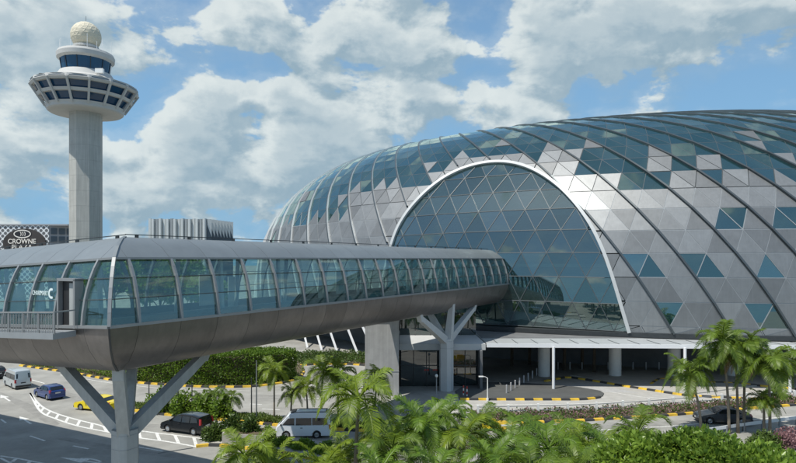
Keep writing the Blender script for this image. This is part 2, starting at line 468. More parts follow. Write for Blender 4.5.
def clip(poly, vals):
    """keep the part of a polygon where vals >= 0"""
    out = []
    n = len(poly)
    for i in range(n):
        a, b = poly[i], poly[(i + 1) % n]; fa, fb = vals[i], vals[(i + 1) % n]
        if fa >= 0: out.append(a)
        if (fa >= 0) != (fb >= 0): out.append(a.lerp(b, fa / (fa - fb)))
    return out
def inset(poly, e):
    c = sum(poly, Vector()) / len(poly)
    per = sum((poly[i] - poly[i - 1]).length for i in range(len(poly)))
    area = sum(((poly[i] - c).cross(poly[(i + 1) % len(poly)] - c)).length for i in range(len(poly))) / 2
    rin = max(2 * area / max(per, 1e-6), 1e-3)
    if rin < e * 2.5: return None
    k = 1 - e / rin
    return [c + (p - c) * k for p in poly]

# which triangles are glazed, read row by row from the foot (. metal, G glass)
PMAP = {
 0: '........................................................................................G.....GG............................',
 2: '........................................................................................GG..GG...G..........................',
 4: '..........................................G..G...................................................GG..GG.....................',
 5: '.........G............................G.G.G.G.G.G.G.GGGGG.G.G.G..........................................................',
 6: '......................G.G.GGGGGGGGGGGGGGGGGGGGGGGGGGGGGGGGGGGG.G.............................GGGG...G...G.G.G.G.G.G.........',
 7: '..............G.G.GGGGGGGGGGGGGGGGGGGGGGGGGGGGGGGGGG..GGGGGGGGGGG.GGG.G.GGGG...............GGGGGG..GG..GGGGG.GGGGGGGGG......',
 8: '................GGGGGGGGGGGGGGGGGGGGGGGGGGGGGGGGGGGGGGGGGGGGGGGGGGGGGGGGGGGG.GG.........G....GGGGGG.GGGGGGGG.GGGGGGGGGGGG...',
 9: '...................G...GGGGGGGGGGGGGGGGGGGGGGGGGGGGGGGGGGGGGGGGGGGGGGGGGGGGGGGGGG.GGGGGGGGG.GGG.GGGGGGGGGGGGGG.GGGGGGGGGGGGG',
 10: '.......GG......GGGG..GGGGGGGGGGGGGGGGGGGGGGGGGGGGGGGGGGGGGGGGGGGGGGGGGGGGGGGGGGGGGGGGGG.GGGGGGGGGGGGGGGGGGGGGGGGGGGGGGGGGGGG'}
NROW = 17
def glazed(r, j, k):
    if r > 10: return True
    if r not in PMAP or not (56 <= j < 118): return r >= 8
    i = (j - 56) * 2 + (0 if k == 'D' else 1)
    return i < len(PMAP[r]) and PMAP[r][i] == 'G'

dome = thing('domed_building', (30, 78, 0), 'vast rounded glass and grey metal domed building with curving ribs and arched glass front', 'building')
panels = []                                    # (pixels seen, glazed, polygon, normal)
edges = set()
def pix_area(poly):
    q = [(398 + FPX * p.x / p.y, YH - FPX * (p.z - HC) / p.y) for p in poly if p.y > 5]
    if len(q) < 3: return 0
    cx = sum(a for a, _ in q) / len(q); cy = sum(b for _, b in q) / len(q)
    if not (-5 < cx < 801 and 0 < cy < 463): return 0
    return abs(sum(q[i - 1][0] * q[i][1] - q[i][0] * q[i - 1][1] for i in range(len(q)))) / 2
for r in range(-1, NROW):
    for j in range(NPAN):
        for k in 'UD':
            T = [(j, r), (j + 1, r), (j + 1, r + 1)] if k == 'U' else [(j, r), (j + 1, r + 1), (j, r + 1)]
            us = [(gridu(a, b), ROW0 + ROWH * max(b, -ROW0 / ROWH)) for a, b in T]
            V = [gvert(a, b) for a, b in T]
            if (V[0] - V[1]).length < .2 or (V[2] - V[1]).length < .05: continue
            near = 85 < us[0][0] % NPAN < 104 and r < 12
            poly = V
            if near:
                ins = 0
                # midpoints make the cut follow the curve of the arch
                pts = []; uv = []
                for i in range(3):
                    for f in (0, .34, .67):
                        a = us[i]; b = us[(i + 1) % 3]
                        uv.append(((a[0] + (b[0] - a[0]) * f) % NPAN, a[1] + (b[1] - a[1]) * f))
                        pts.append(V[i].lerp(V[(i + 1) % 3], f))
                vals = [poly_sd(np.array((u * 3.47, s)), arch_uv) for u, s in uv]
                if max(vals) <= 0: continue
                if min(vals) < 0:
                    poly = clip(pts, vals)
                    if len(poly) < 3: continue
            nrm = (V[1] - V[0]).cross(V[2] - V[0]).normalized()
            cen = sum(V, Vector()) / 3
            if nrm.dot(cen - Vector((DCX, DCY, 0))) < 0: nrm = -nrm
            for i in range(3):
                a, b = T[i], T[(i + 1) % 3]
                if not near or (vals[i * 3] > 0 and vals[(i * 3 + 3) % 9] > 0): edges.add((min(a, b), max(a, b)))
            seen = pix_area(poly) if nrm.dot(cen - Vector((0, 0, HC))) < 0 else 0
            if r == -1: gl = False
            else: gl = glazed(r, j, k)
            panels.append((seen, gl, poly, nrm))
panels.sort(key=lambda t: -t[0])
cnt = {True: 0, False: 0}
rest = {True: MB(), False: MB()}
for seen, gl, poly, nrm in panels:
    P = inset(poly, .045 if not gl else .03)
    if not P: continue
    lift = .10 if not gl else .02
    P = [p + nrm * lift for p in P]
    if seen > 6 and cnt[gl] < 299:
        cnt[gl] += 1
        build(MB().slab(P, nrm, .10 if not gl else .04), 'glass_pane' if gl else 'metal_panel', MATS['dome_glass' if gl else 'facade_panel'], dome)
    else:
        rest[gl].slab(P, nrm, .10 if not gl else .04)
tag(build(rest[True], 'far_glass_panes', MATS['dome_glass'], dome), kind='stuff')
tag(build(rest[False], 'far_metal_panels', MATS['facade_panel'], dome), kind='stuff')
fr = MB(); fr2 = MB()
for a, b in edges:
    p, q = gvert(*a), gvert(*b)
    n = dnorm(th_at(gridu(*a)), row_ph(a[1]))
    if min(a[1], b[1]) < 6: fr.bar(p - n * .04, q - n * .04, .10, .22, up=n)
    else: fr2.bar(p - n * .08, q - n * .08, .07, .20, up=n)
tag(build(fr, 'mullion_grid', MATS['mullion'], dome), kind='stuff')
tag(build(fr2, 'upper_mullion_grid', MATS['arch_dark'], dome), kind='stuff')
# flat crown over the top of the shell
top = MB(); ring = [gvert(j, NROW) for j in range(NPAN)]
top.add([p for p in ring] + [Vector((DCX, DCY, ring[0].z + .6))], [(i, (i + 1) % NPAN, NPAN) for i in range(NPAN)])
build(top, 'roof_crown', MATS['facade_panel'], dome)
# ribs along every second line of the grid, one flank coloured as if sunlit
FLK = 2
for j in range(0, NPAN, 2):
    jj = j + (1 if False else 0)
    pts = []
    for q in range(-1, NROW * 3 + 1):
        r = max(q / 3, -ROW0 / ROWH)
        # the grid is straight between rows
        r0 = math.floor(r); f = r - r0
        p = gvert(jj, r0).lerp(gvert(jj, r0 + 1), f) if r0 >= 0 else gvert(jj, r)
        u = gridu(jj, r); s = ROW0 + ROWH * r
        n = dnorm(th_at(u), row_ph(r))
        ok = True
        if 83 < u % NPAN < 105 and r < 12: ok = poly_sd(np.array((u % NPAN * 3.47, s)), arch_uv) > .25
        pts.append((p, n, ok))
    run = []
    runs = []
    for t in pts:
        if t[2]: run.append(t)
        else:
            if len(run) > 2: runs.append(run)
            run = []
    if len(run) > 2: runs.append(run)
    m = MB(); flank = []
    for run in runs:
        vs = []; fs = []
        for i, (p, n, _) in enumerate(run):
            d = (run[min(i + 1, len(run) - 1)][0] - run[max(i - 1, 0)][0]).normalized()
            x = d.cross(n).normalized()
            hr = .42 if p.z < 24 else .42 - .20 * min((p.z - 24) / 10, 1)
            for a, h in ((-.14, 0), (-.12, hr), (.12, hr), (.14, 0)): vs.append(p + x * a + n * h)
        for i in range(len(run) - 1):
            for k in range(4):
                fs.append((i * 4 + k, i * 4 + (k + 1) % 4, i * 4 + 4 + (k + 1) % 4, i * 4 + 4 + k))
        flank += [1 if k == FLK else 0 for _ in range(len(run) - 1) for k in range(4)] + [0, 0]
        fs.append((0, 1, 2, 3)); fs.append(tuple(len(vs) - 4 + k for k in (3, 2, 1, 0)))
        m.add(vs, fs)
    if m.v:
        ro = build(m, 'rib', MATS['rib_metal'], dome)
        ro.data.materials.append(MATS['rib_lit_flank'])
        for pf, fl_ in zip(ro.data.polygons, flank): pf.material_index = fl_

# ------------------------------------------------------------------ the glass front inside the arch
GC = Vector((14, 91, 18)); GN = Vector((-.43, -.84, .335)).normalized()
GS = Vector((0, 0, 1)).cross(GN).normalized(); GT = GN.cross(GS)
GQ = (3.54071, 0.02822, 0.03673, -0.00213, -0.01681, 0.0001)
def gpt(s, t): return GC + GS * s + GT * t + GN * (GQ[0] + GQ[1] * s + GQ[2] * t + GQ[3] * s * s + GQ[4] * t * t + GQ[5] * s * t)
arch_st = np.array([((p - GC).dot(GS), (p - GC).dot(GT)) for p in arch_pts])
def st_sd(s, t): return -poly_sd(np.array((s, t)), arch_st)
front = []
gr_e = {}
GW, GHT = 3.55, 3.28
T0 = -12.7
for r in range(0, 9):
    for i in range(-8, 9):
        for k in 'UD':
            def vst(a, b): return ((a - .5 * (b % 2)) * GW + .6, T0 + b * GHT)
            if r % 2 == 0: T = [(i, r), (i + 1, r), (i + 1, r + 1)] if k == 'U' else [(i, r), (i + 1, r + 1), (i, r + 1)]
            else: T = [(i, r), (i + 1, r), (i, r + 1)] if k == 'U' else [(i + 1, r), (i + 1, r + 1), (i, r + 1)]
            st = [vst(*a) for a in T]
            uv = []
            for q in range(3):
                for f in (0, .34, .67):
                    a, b = st[q], st[(q + 1) % 3]; uv.append((a[0] + (b[0] - a[0]) * f, a[1] + (b[1] - a[1]) * f))
            vals = [st_sd(*p) for p in uv]
            if max(vals) <= 0: continue
            V = [gpt(*p) for p in uv[::3]]
            pts = [V[q // 3].lerp(V[(q // 3 + 1) % 3], (0, .34, .67)[q % 3]) for q in range(9)]
            poly = V if min(vals) >= 0 else clip(pts, vals)
            for q in range(3):
                a, b = T[q], T[(q + 1) % 3]
                sl = [pts[q * 3 + f] for f in range(3)] + [pts[(q * 3 + 3) % 9]]
                vv = [vals[q * 3 + f] for f in range(3)] + [vals[(q * 3 + 3) % 9]]
                seg = [p for p, v in zip(sl, vv) if v > 0]
                if len(seg) > 1: gr_e[(min(a, b), max(a, b))] = (seg[0], seg[-1])
            n = (V[1] - V[0]).cross(V[2] - V[0]).normalized()
            if n.dot(GN) < 0: n = -n
            P = inset(poly, .03)
            if P: build(MB().slab([p + n * .02 for p in P], n, .04), 'front_glass_pane', MATS['arch_glass'], dome)
fr = MB()
for a, b in gr_e.values(): fr.bar(a - GN * .04, b - GN * .04, .085, .24, up=GN)
tag(build(fr, 'front_mullion_grid', MATS['arch_mullion'], dome), kind='stuff')
# white edge beam of the arch
vs = []; fs = []
AP = [Vector(p) for p in arch_pts]
for i, p in enumerate(AP):
    d = (AP[min(i + 1, len(AP) - 1)] - AP[max(i - 1, 0)]).normalized()
    u, s = arch_line[i]
    n = (dnorm(th_at(u), max(float(np.interp(s, _ps, _ph)), .02)) * .5 + GN).normalized()
    n = (n - d * n.dot(d)).normalized()
    x = d.cross(n)
    for a, h in ((-.22, -.5), (-.22, .40), (.22, .40), (.22, -.5)): vs.append(p + x * a + n * h)
for i in range(len(AP) - 1):
    for k in range(4): fs.append((i * 4 + k, i * 4 + (k + 1) % 4, i * 4 + 4 + (k + 1) % 4, i * 4 + 4 + k))
fs += [(0, 1, 2, 3), tuple(len(vs) - 4 + k for k in (3, 2, 1, 0))]
build(MB().add(vs, fs), 'arch_beam', MATS['arch_white'], dome)
# ring beam at the foot of the shell and the floor inside
m = MB(); N = 180; vs = []; fs = []
for i in range(N):
    th = 2 * math.pi * i / N
    p = dpt(th, 0); n = dnorm(th, 0.0); n.z = 0; n.normalize()
    for a, z in ((.25, DZ + .05), (.25, DZ - .55), (-1.2, DZ - .55), (-1.2, DZ + .05)): vs.append((p.x + n.x * a, p.y + n.y * a, z))
for i in range(N):
    for k in range(4): fs.append((i * 4 + k, i * 4 + (k + 1) % 4, (i + 1) % N * 4 + (k + 1) % 4, (i + 1) % N * 4 + k))
build(MB().add(vs, fs), 'ring_beam', MATS['dark_metal'], dome)
fl = [(dpt(2 * math.pi * i / 90, 0).lerp(Vector((DCX, DCY, DZ)), .02)) for i in range(90)]
build(MB().prism([(p.x, p.y) for p in fl], DZ - .5, DZ - .1), 'inner_floor', MATS['interior'], dome)
# recessed wall under the shell
m = MB(); vs = []; fs = []
for i in range(N):
    th = 2 * math.pi * i / N
    p = dpt(th, 0).lerp(Vector((DCX, DCY, DZ)), .16)
    vs += [(p.x, p.y, 0), (p.x, p.y, DZ - .52)]
for i in range(N): j = (i + 1) % N; fs.append((2 * i, 2 * j, 2 * j + 1, 2 * i + 1))
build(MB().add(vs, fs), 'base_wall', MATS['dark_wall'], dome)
# slanting white struts under the left side
for px in (301, 313.5, 327, 346, 362):
    # where this bearing meets the foot of the shell
    best = min((abs(398 + FPX * dpt(t, 0).x / dpt(t, 0).y - px), t) for t in np.linspace(4.0, 4.5, 300))[1]
    p = dpt(best, 0); q = dpt(best + .055, 0)
    n = dnorm(best, 0.0); n.z = 0; n.normalize()
    build(MB().bar(p + n * .35 + Vector((0, 0, -.4)), Vector((q.x, q.y, 0)) + n * 1.2, .26, .26), 'strut', MATS['white_steel'], dome)
# terraces inside, seen dimly through the front
m = MB()
for z, s0, s1, dep in ((DZ - .05, -17, 19, 5.0), (10.2, -15, 18, 7.0), (14.4, -14, 17, 9.5)):
    c0 = gpt(s0, (z - 18)) - GN * dep; c1 = gpt(s1, (z - 18)) - GN * dep
    b = Vector((-GN.x, -GN.y, 0)).normalized() * 18
    pl = [(c0.x, c0.y), (c1.x, c1.y), (c1.x + b.x, c1.y + b.y), (c0.x + b.x, c0.y + b.y)]
    build(MB().prism(pl, z, z + .45), 'terrace', MATS['pale_interior'], dome)

# building parts below the shell: driveway ceiling, columns, canopy, entrance
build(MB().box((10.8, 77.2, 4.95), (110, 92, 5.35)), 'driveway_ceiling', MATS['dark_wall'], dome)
for px in (544, 615, 674, 733, 800):
    X = (px - 398) * 79.6 / FPX
    build(MB().lathe([(.80, 0), (.80, 4.95)], 24, (X, 79.6, 0)), 'column', MATS['white_paint'], dome, auto=40)
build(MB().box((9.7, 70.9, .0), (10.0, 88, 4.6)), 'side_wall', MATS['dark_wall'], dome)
canopy = thing('driveway_canopy', (28, 72, 0), 'long thin white canopy over the driveway at the foot of the dome', 'canopy')
cpoly = [(10.7, 71.9), (22, 71.4), (40, 70.6), (62, 69.3), (90, 67.5), (90, 73), (62, 74.6), (40, 75.6), (22, 80.5), (10.7, 85.5)]
build(MB().prism(cpoly, 5.06, 5.30), 'canopy_roof', MATS['canopy_sheet'], canopy)
fp = [(10.6, 71.8), (22, 71.3), (40, 70.5), (62, 69.2), (90, 67.4)]
m = MB()
for a, b in zip(fp[:-1], fp[1:]): m.bar((a[0], a[1], 5.14), (b[0], b[1], 5.14), .12, .46)
build(m, 'edge_trim', MATS['white_steel'], canopy)
for px, w in ((553.5, .17), (685, .17), (790, .17)):
    Y = 71.1 if px < 600 else 70.4 if px < 700 else 69.6
    X = (px - 398) * Y / FPX
    build(MB().lathe([(w, 0), (w, 5.06)], 14, (X, Y, 0)), 'post', MATS['white_steel'], canopy, auto=40)
# seams of the canopy roof
for x in np.arange(12, 88, 2.4):
    i = int(x)
    yf = float(np.interp(x, [p[0] for p in fp], [p[1] for p in fp])) + .2
    build(MB().box((x - .03, yf, 5.302), (x + .03, yf + 4.2, 5.35)), 'roof_seam', MATS['arch_mullion'], canopy)

wall_l = thing('concrete_block', (-2, 68, 0), 'tall plain pale grey concrete block left of the entrance under the bridge', 'wall')
build(MB().box((-3.75, 68.2, 0), (.1, 87, 8.5)), 'wall', MATS['concrete'], wall_l)
build(MB().box((-3.78, 68.17, 2.62), (.13, 68.2, 2.68)), 'joint', MATS['mullion'], wall_l)
build(MB().box((-3.9, 68.05, 8.5), (.25, 87.1, 8.66)), 'coping', MATS['mullion'], wall_l)

ent = thing('entrance_hall', (5, 71, 0), 'dark glass entrance hall with flat grey roof beneath the bridge', 'entrance')
build(MB().box((.15, 71.9, 4.55), (10.5, 86, 5.28)), 'roof', MATS['pier_light'], ent)
build(MB().box((.15, 84.5, 0), (9.6, 84.8, 4.5)), 'back_wall', MATS['interior'], ent)
build(MB().box((.15, 73.1, .0), (9.6, 84.4, .06)), 'floor', MATS['floor_in'], ent)
for i in range(6):
    x0 = .35 + i * 1.56
    build(MB().box((x0 + .04, 72.9, .1), (x0 + 1.50, 72.94, 4.5)), 'glass_pane', MATS['entrance_glass'], ent)
    build(MB().box((x0 - .04, 72.8, 0), (x0 + .04, 73.04, 4.5)), 'mullion', MATS['dark_metal'], ent)
build(MB().box((.2, 72.82, 2.5), (9.65, 73.02, 2.6)), 'transom', MATS['dark_metal'], ent)
for x in (3.45, 4.5):
    build(MB().box((x - .28, 72.84, 1.9), (x + .28, 72.89, 2.1)), 'door_sign', MATS['lamp_red'], ent)
for x in (2.0, 5.5, 8.4):
    build(MB().lathe([(.35, .06), (.35, 4.5)], 14, (x, 78, 0)), 'inner_column', MATS['pale_interior'], ent, auto=40)
# upper storey of glass between the entrance roof and the shell
m = thing('upper_glazing', (4, 82, 5.3), 'strip of dark glass above the entrance roof behind the bridge column', 'window wall')
ROOT[m.name] = Vector((4, 82, 5.3))
for i in range(5):
    x0 = .3 + i * 2.05
    build(MB().box((x0, 80.6, 5.32), (x0 + 1.95, 80.66, 8.3)), 'glass_pane', MATS['entrance_glass'], m)
    build(MB().box((x0 - .09, 80.5, 5.3), (x0 - .01, 80.76, 8.4)), 'mullion', MATS['dark_metal'], m)

# ------------------------------------------------------------------ the footbridge
BK = Vector((-14.91, 30.96, 0)); D1 = Vector((.493, .870, 0)); N1 = Vector((-.870, .493, 0))
D2 = Vector((-.868, .497, 0)); N2 = Vector((.497, .868, 0))
BHW = 3.42
def bpt(seg, s, n, z):
    """s along the bridge from the corner, n outward from the centre line (+ towards the viewer), z height"""
    e = BHW - n
    if seg == 1: p = BK + D1 * s + N1 * e; p.z = z + .006 * s
    else: p = BK + D2 * s + N2 * e; p.z = z - .042 * max(s - e, 0)
    return p
UPPER = [(2.45, 15.24), (2.72, 14.75), (2.95, 14.2), (3.12, 13.65), (3.25, 13.1), (3.36, 12.4), (3.42, 11.7)]
ROOFP = [(0.0, 16.52), (.8, 16.38), (1.7, 15.92), (2.45, 15.27)]
BELLY = [(3.42, 11.66), (3.36, 11.2), (3.1, 10.4), (2.6, 9.60), (1.9, 9.05), (1.0, 8.82), (0, 8.76)]
bridge = thing('footbridge', (-16.2, 35.6, 0), 'elevated tubular footbridge with curved glass windows and dark metal belly', 'footbridge')
def stations(seg):
    if seg == 1: return [0.0] + [1.772 + 2.852 * k for k in range(0, 24)]
    return [0.0, 2.2] + [2.2 + 2.6 * k for k in range(1, 23)]
def smin(seg, n): return BHW - n            # the mitre at the corner
def curved_piece(prof, seg, s0, s1, th, side, gap=.015, corner=False):
    """a curved plate between two stations; side -1 builds the far side"""
    m = MB(); vs = []; fs = []
    for lay in (0, 1):
        for n, z in prof:
            nn = n * side
            # plate thickness goes inwards
            k = lay * th
            a = (max(s0, smin(seg, nn)) if corner else s0) + gap; b = s1 - gap
            if corner and b < a + .05: b = a + .05
            vs += [bpt(seg, a, nn - side * k * .8, z - k * .3), bpt(seg, b, nn - side * k * .8, z - k * .3)]
    c = len(prof)
    for i in range(c - 1):
        fs.append((2 * i, 2 * i + 1, 2 * i + 3, 2 * i + 2))
        o = 2 * c
        fs.append((o + 2 * i, o + 2 * i + 2, o + 2 * i + 3, o + 2 * i + 1))
        fs.append((2 * i, 2 * i + 2, o + 2 * i + 2, o + 2 * i)); fs.append((2 * i + 1, o + 2 * i + 1, o + 2 * i + 3, 2 * i + 3))
    o = 2 * c
    fs.append((0, o, o + 1, 1)); fs.append((o - 2, o - 1, 2 * o - 1, 2 * o - 2))
    return m.add(vs, fs)
def seg_stations(seg, side):
    """pairs of stations; on the inner side of the corner the first bays are shortened by the mitre"""
    st = stations(seg)
    return list(zip(st[:-1], st[1:]))
for seg in (1, 2):
    for side in (1, -1):
        for s0, s1 in seg_stations(seg, side):
            need = BHW - side * 2.45                      # mitre position at the eave
            lo = max(s0, 0)
            if side == -1 and s1 < 7.4: continue
            corner = s0 < (1 if side == 1 else 7.0)
            # three rows of glass
            for a, b in ((0, 3), (2, 5), (4, 7)):
                pr = UPPER[a:b]
                if seg == 2 and side == 1 and a > 0 and abs(s0 - 2.2) < .1: continue        # the door stands in this bay
                if corner and side == 1 and s1 < smin(seg, pr[0][0]) + .1: continue
                build(curved_piece([(n - .03, z) for n, z in pr], seg, s0 + .05, s1 - .05, .03, side, .0, corner), 'glass_pane', MATS['bridge_glass'], bridge, auto=30)
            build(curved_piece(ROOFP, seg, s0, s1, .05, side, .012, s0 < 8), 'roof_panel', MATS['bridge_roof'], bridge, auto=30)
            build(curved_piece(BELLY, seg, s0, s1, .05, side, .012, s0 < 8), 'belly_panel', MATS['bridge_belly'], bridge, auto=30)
        # mullions
        for s in stations(seg)[1:]:
            if side == -1 and s < 7.4: continue
            m = MB()
            U = UPPER
            for (n0, z0), (n1, z1) in zip(U[:-1], U[1:]):
                m.bar(bpt(seg, s, (n0 + .02) * side, z0), bpt(seg, s, (n1 + .02) * side, z1), .15, .20, up=(N1 if seg == 1 else N2))
            build(m, 'mullion', MATS['bridge_mullion'], bridge)
        # transoms, sill and eave beams
        L = stations(seg)[-1]
        for n, z, w, h, nm in ((2.95, 14.2, .06, .045, 'transom'), (3.25, 13.1, .06, .045, 'transom'), (3.43, 11.68, .22, .16, 'sill'), (2.47, 15.25, .20, .12, 'eave_beam')):
            s0 = smin(seg, n * side)
            build(MB().bar(bpt(seg, s0, n * side, z), bpt(seg, L, n * side, z), w, h), nm, MATS['bridge_mullion' if nm != 'transom' else 'arch_mullion'], bridge)
    # floor, ceiling strip and inner handrail
    L = stations(seg)[-1]
    for n0, n1, z0, z1, nm, mt in ((-3.2, 3.2, 11.25, 11.5, 'floor_slab', 'floor_in'), (-1.5, 1.5, 15.3, 15.4, 'ceiling', 'pale_interior')):
        vs = []
        for z in (z0, z1):
            for n in (n0, n1):
                vs += [bpt(seg, smin(seg, n), n, z), bpt(seg, L, n, z)]
        build(MB().add(vs, [(0, 1, 3, 2), (4, 6, 7, 5), (0, 4, 5, 1), (2, 3, 7, 6), (0, 2, 6, 4), (1, 5, 7, 3)]), nm, MATS[mt], bridge)
    # low dark skirting panel inside, seen through the lowest row of panes
    for side in (1, -1):
        n = 2.75 * side
        build(MB().bar(bpt(seg, smin(seg, n), n, 11.8), bpt(seg, L, n, 11.8), .08, .5), 'inner_balustrade', MATS['interior'], bridge)
        for s in np.arange(9, L, 5.7):
            build(MB().bar(bpt(seg, s, 2.2 * side, 11.5), bpt(seg, s, 2.0 * side, 15.3), .22, .22), 'inner_post', MATS['pale_interior'], bridge)
    # pale hoardings and notice boards that stand inside along the far side
    for k, s in enumerate(np.arange(8.5, L - 2, 2.852 if seg == 1 else 2.6)):
        if (k * 7 + seg) % 5 in (0, 3):
            wd = (1.1, 2.0, .7)[k % 3]
            build(MB().bar(bpt(seg, s, -2.55, 12.7 + .25 * (k % 2)), bpt(seg, s + wd, -2.55, 12.7 + .25 * (k % 2)), .06, 2.3), 'inner_board', MATS['white_paint'], bridge)
    # lifeline along the crest
    cr = MB(); cr.bar(bpt(seg, smin(seg, 0), 0, 16.68), bpt(seg, L, 0, 16.68), .05, .05)
    rl = build(cr, 'roof_rail', MATS['dark_metal'], bridge)
    for s in np.arange(4.2, L, 4.0):
        p = bpt(seg, s, 0, 16.46)
        build(MB().box((p.x - .08, p.y - .08, p.z), (p.x + .09, p.y + .09, p.z + .2)), 'rail_post', MATS['dark_metal'], bridge)
# mitred corner members
m = MB()
for (n0, z0), (n1, z1) in zip(UPPER[:-1], UPPER[1:]):
    m.bar(bpt(1, smin(1, n0) , n0 + .02, z0), bpt(1, smin(1, n1), n1 + .02, z1), .17, .22, up=(N1 + N2).normalized())
build(m, 'corner_mullion', MATS['bridge_mullion'], bridge)
m = MB()
for P in (ROOFP, ):
    for (n0, z0), (n1, z1) in zip(P[:-1], P[1:]):
        m.bar(bpt(1, smin(1, n0), n0, z0 + .03), bpt(1, smin(1, n1), n1, z1 + .03), .16, .06)
build(m, 'hip_cap', MATS['bridge_roof'], bridge)
m = MB()
for (n0, z0), (n1, z1) in zip(BELLY[:-1], BELLY[1:]):
    m.bar(bpt(1, smin(1, n0), n0 + .01, z0 - .01), bpt(1, smin(1, n1), n1 + .01, z1 - .01), .10, .05, up=(N1 + N2).normalized())
build(m, 'belly_seam', MATS['dark_metal'], bridge)
# door and service balcony on the left arm
def dpos(s, n, z): return bpt(2, s, n, z)
dr = build(MB(), 'door', None, bridge)
dm = MB()
for s0, s1, z0, z1 in ((2.75, 2.9, 11.6, 14.25), (4.25, 4.4, 11.6, 14.25), (2.75, 4.4, 14.15, 14.3)):
    a = dpos(s0, 3.5, 0); b = dpos(s1, 3.5, 0)
    a.z = b.z = 0
    off = -N2 * .0
    dm.prism([(a + N2 * .45).to_2d(), (b + N2 * .45).to_2d(), (b - N2 * .05).to_2d(), (a - N2 * .05).to_2d()], z0 - .05 * s0, z1 - .05 * s0)
dr.data = dm.mesh('door', MATS['bridge_mullion'], ROOT[bridge.name]); orient(dr.data)
a = dpos(2.9, 3.3, 0); b = dpos(4.25, 3.3, 0)
build(MB().prism([(a).to_2d(), (b).to_2d(), (b + N2 * .08).to_2d(), (a + N2 * .08).to_2d()], 11.45, 14.05), 'door_leaf', MATS['trim_black'], dr)
a = dpos(3.0, 3.36, 0); b = dpos(3.55, 3.36, 0)
build(MB().prism([(a).to_2d(), (b).to_2d(), (b + N2 * .03).to_2d(), (a + N2 * .03).to_2d()], 11.6, 13.9), 'door_panel', MATS['pier'], dr)
# glazing of the bay around the door
for s0, s1 in ((4.42, 4.75),):
    build(curved_piece([(n - .03, z) for n, z in UPPER[2:7]], 2, s0, s1, .03, 1), 'glass_pane', MATS['bridge_glass'], bridge, auto=30)
build(curved_piece([(n - .03, z) for n, z in UPPER[2:7]], 2, 2.25, 2.74, .03, 1), 'glass_pane', MATS['bridge_glass'], bridge, auto=30)
balc = thing('service_balcony', tuple(dpos(6, 4, 11)), 'narrow grey service balcony with upright railing along the left bridge arm', 'balcony')
s0, s1 = 2.7, 26
vs = []
for z in (11.18, 11.50):
    for n in (3.5, 4.75): vs += [dpos(s0, n, z), dpos(s1, n, z)]
build(MB().add(vs, [(0, 1, 3, 2), (4, 6, 7, 5), (0, 4, 5, 1), (2, 3, 7, 6), (0, 2, 6, 4), (1, 5, 7, 3)]), 'deck', MATS['mullion'], balc)
for z, w in ((12.60, .08), (11.68, .05)):
    build(MB().bar(dpos(s0, 4.68, z), dpos(s1, 4.68, z), w, w), 'rail', MATS['bridge_mullion'], balc)
build(MB().bar(dpos(s0, 4.68, 12.6), dpos(s0, 3.6, 12.6), .07, .07), 'rail', MATS['bridge_mullion'], balc)
s = s0; k = 0
while s < 16:
    big = k % 9 == 0
    build(MB().bar(dpos(s, 4.68, 11.45), dpos(s, 4.68, 12.6), .075 if big else .028, .075 if big else .028), 'post' if big else 'baluster', MATS['bridge_mullion'], balc)
    s += .16; k += 1

# ---- text helper: flat lettering as a mesh
def lettering(txt, name, material, parent, origin, xdir, size, width=None, thick=.03, up=Vector((0, 0, 1)), bold=0.0):
    cu = bpy.data.curves.new('txt', 'FONT'); cu.body = txt; cu.size = 1.0; cu.extrude = .02; cu.align_x = 'CENTER'; cu.offset = bold
    o = bpy.data.objects.new('txt', cu); link(o)
    bpy.context.view_layer.update()
    dg = bpy.context.evaluated_depsgraph_get()
    me = bpy.data.meshes.new_from_object(o.evaluated_get(dg))
    bpy.data.objects.remove(o); bpy.data.curves.remove(cu)
    w = max(v.co.x for v in me.vertices) - min(v.co.x for v in me.vertices)
    h = max(v.co.y for v in me.vertices)
    sx = (width / w) if width else size / h
    sy = size / h
    xdir = Vector(xdir).normalized(); nrm = xdir.cross(up).normalized()
    p = parent
    while p.parent: p = p.parent
    for v in me.vertices:
        c = v.co.copy()
        v.co = Vector(origin) + xdir * (c.x * sx) + up * (c.y * sy) + nrm * (c.z / .02 * thick) - ROOT[p.name]
    me.materials.clear(); me.materials.append(material)
    ob = bpy.data.objects.new(name, me); link(ob); ob.parent = parent
    return ob
# frosted white lettering inside the window beside the door
sg = thing('window_sign', tuple(dpos(6, 3.1, 13.3)), 'small white lettering in the window beside the balcony door', 'sign')
c = dpos(6.55, 3.24, 13.42)
lettering('CHARIMART', 'letters', MATS['sign_teal_white'], sg, c, -D2, .26, 1.55, .01)
c = dpos(5.4, 3.26, 13.5)
m = MB(); m.lathe([(.0, 0), (.30, .0)], 24)
m2 = MB(); vs = []; fs = []
for i in range(22):
    a = R(60 + 240 * i / 21)
    for r_ in (.17, .30): vs.append(c + (-D2) * (math.cos(a) * r_) + Vector((0, 0, math.sin(a) * r_)))
for i in range(21): fs.append((2 * i, 2 * i + 1, 2 * i + 3, 2 * i + 2))
build(m2.add(vs, fs), 'emblem', MATS['sign_teal_white'], sg)

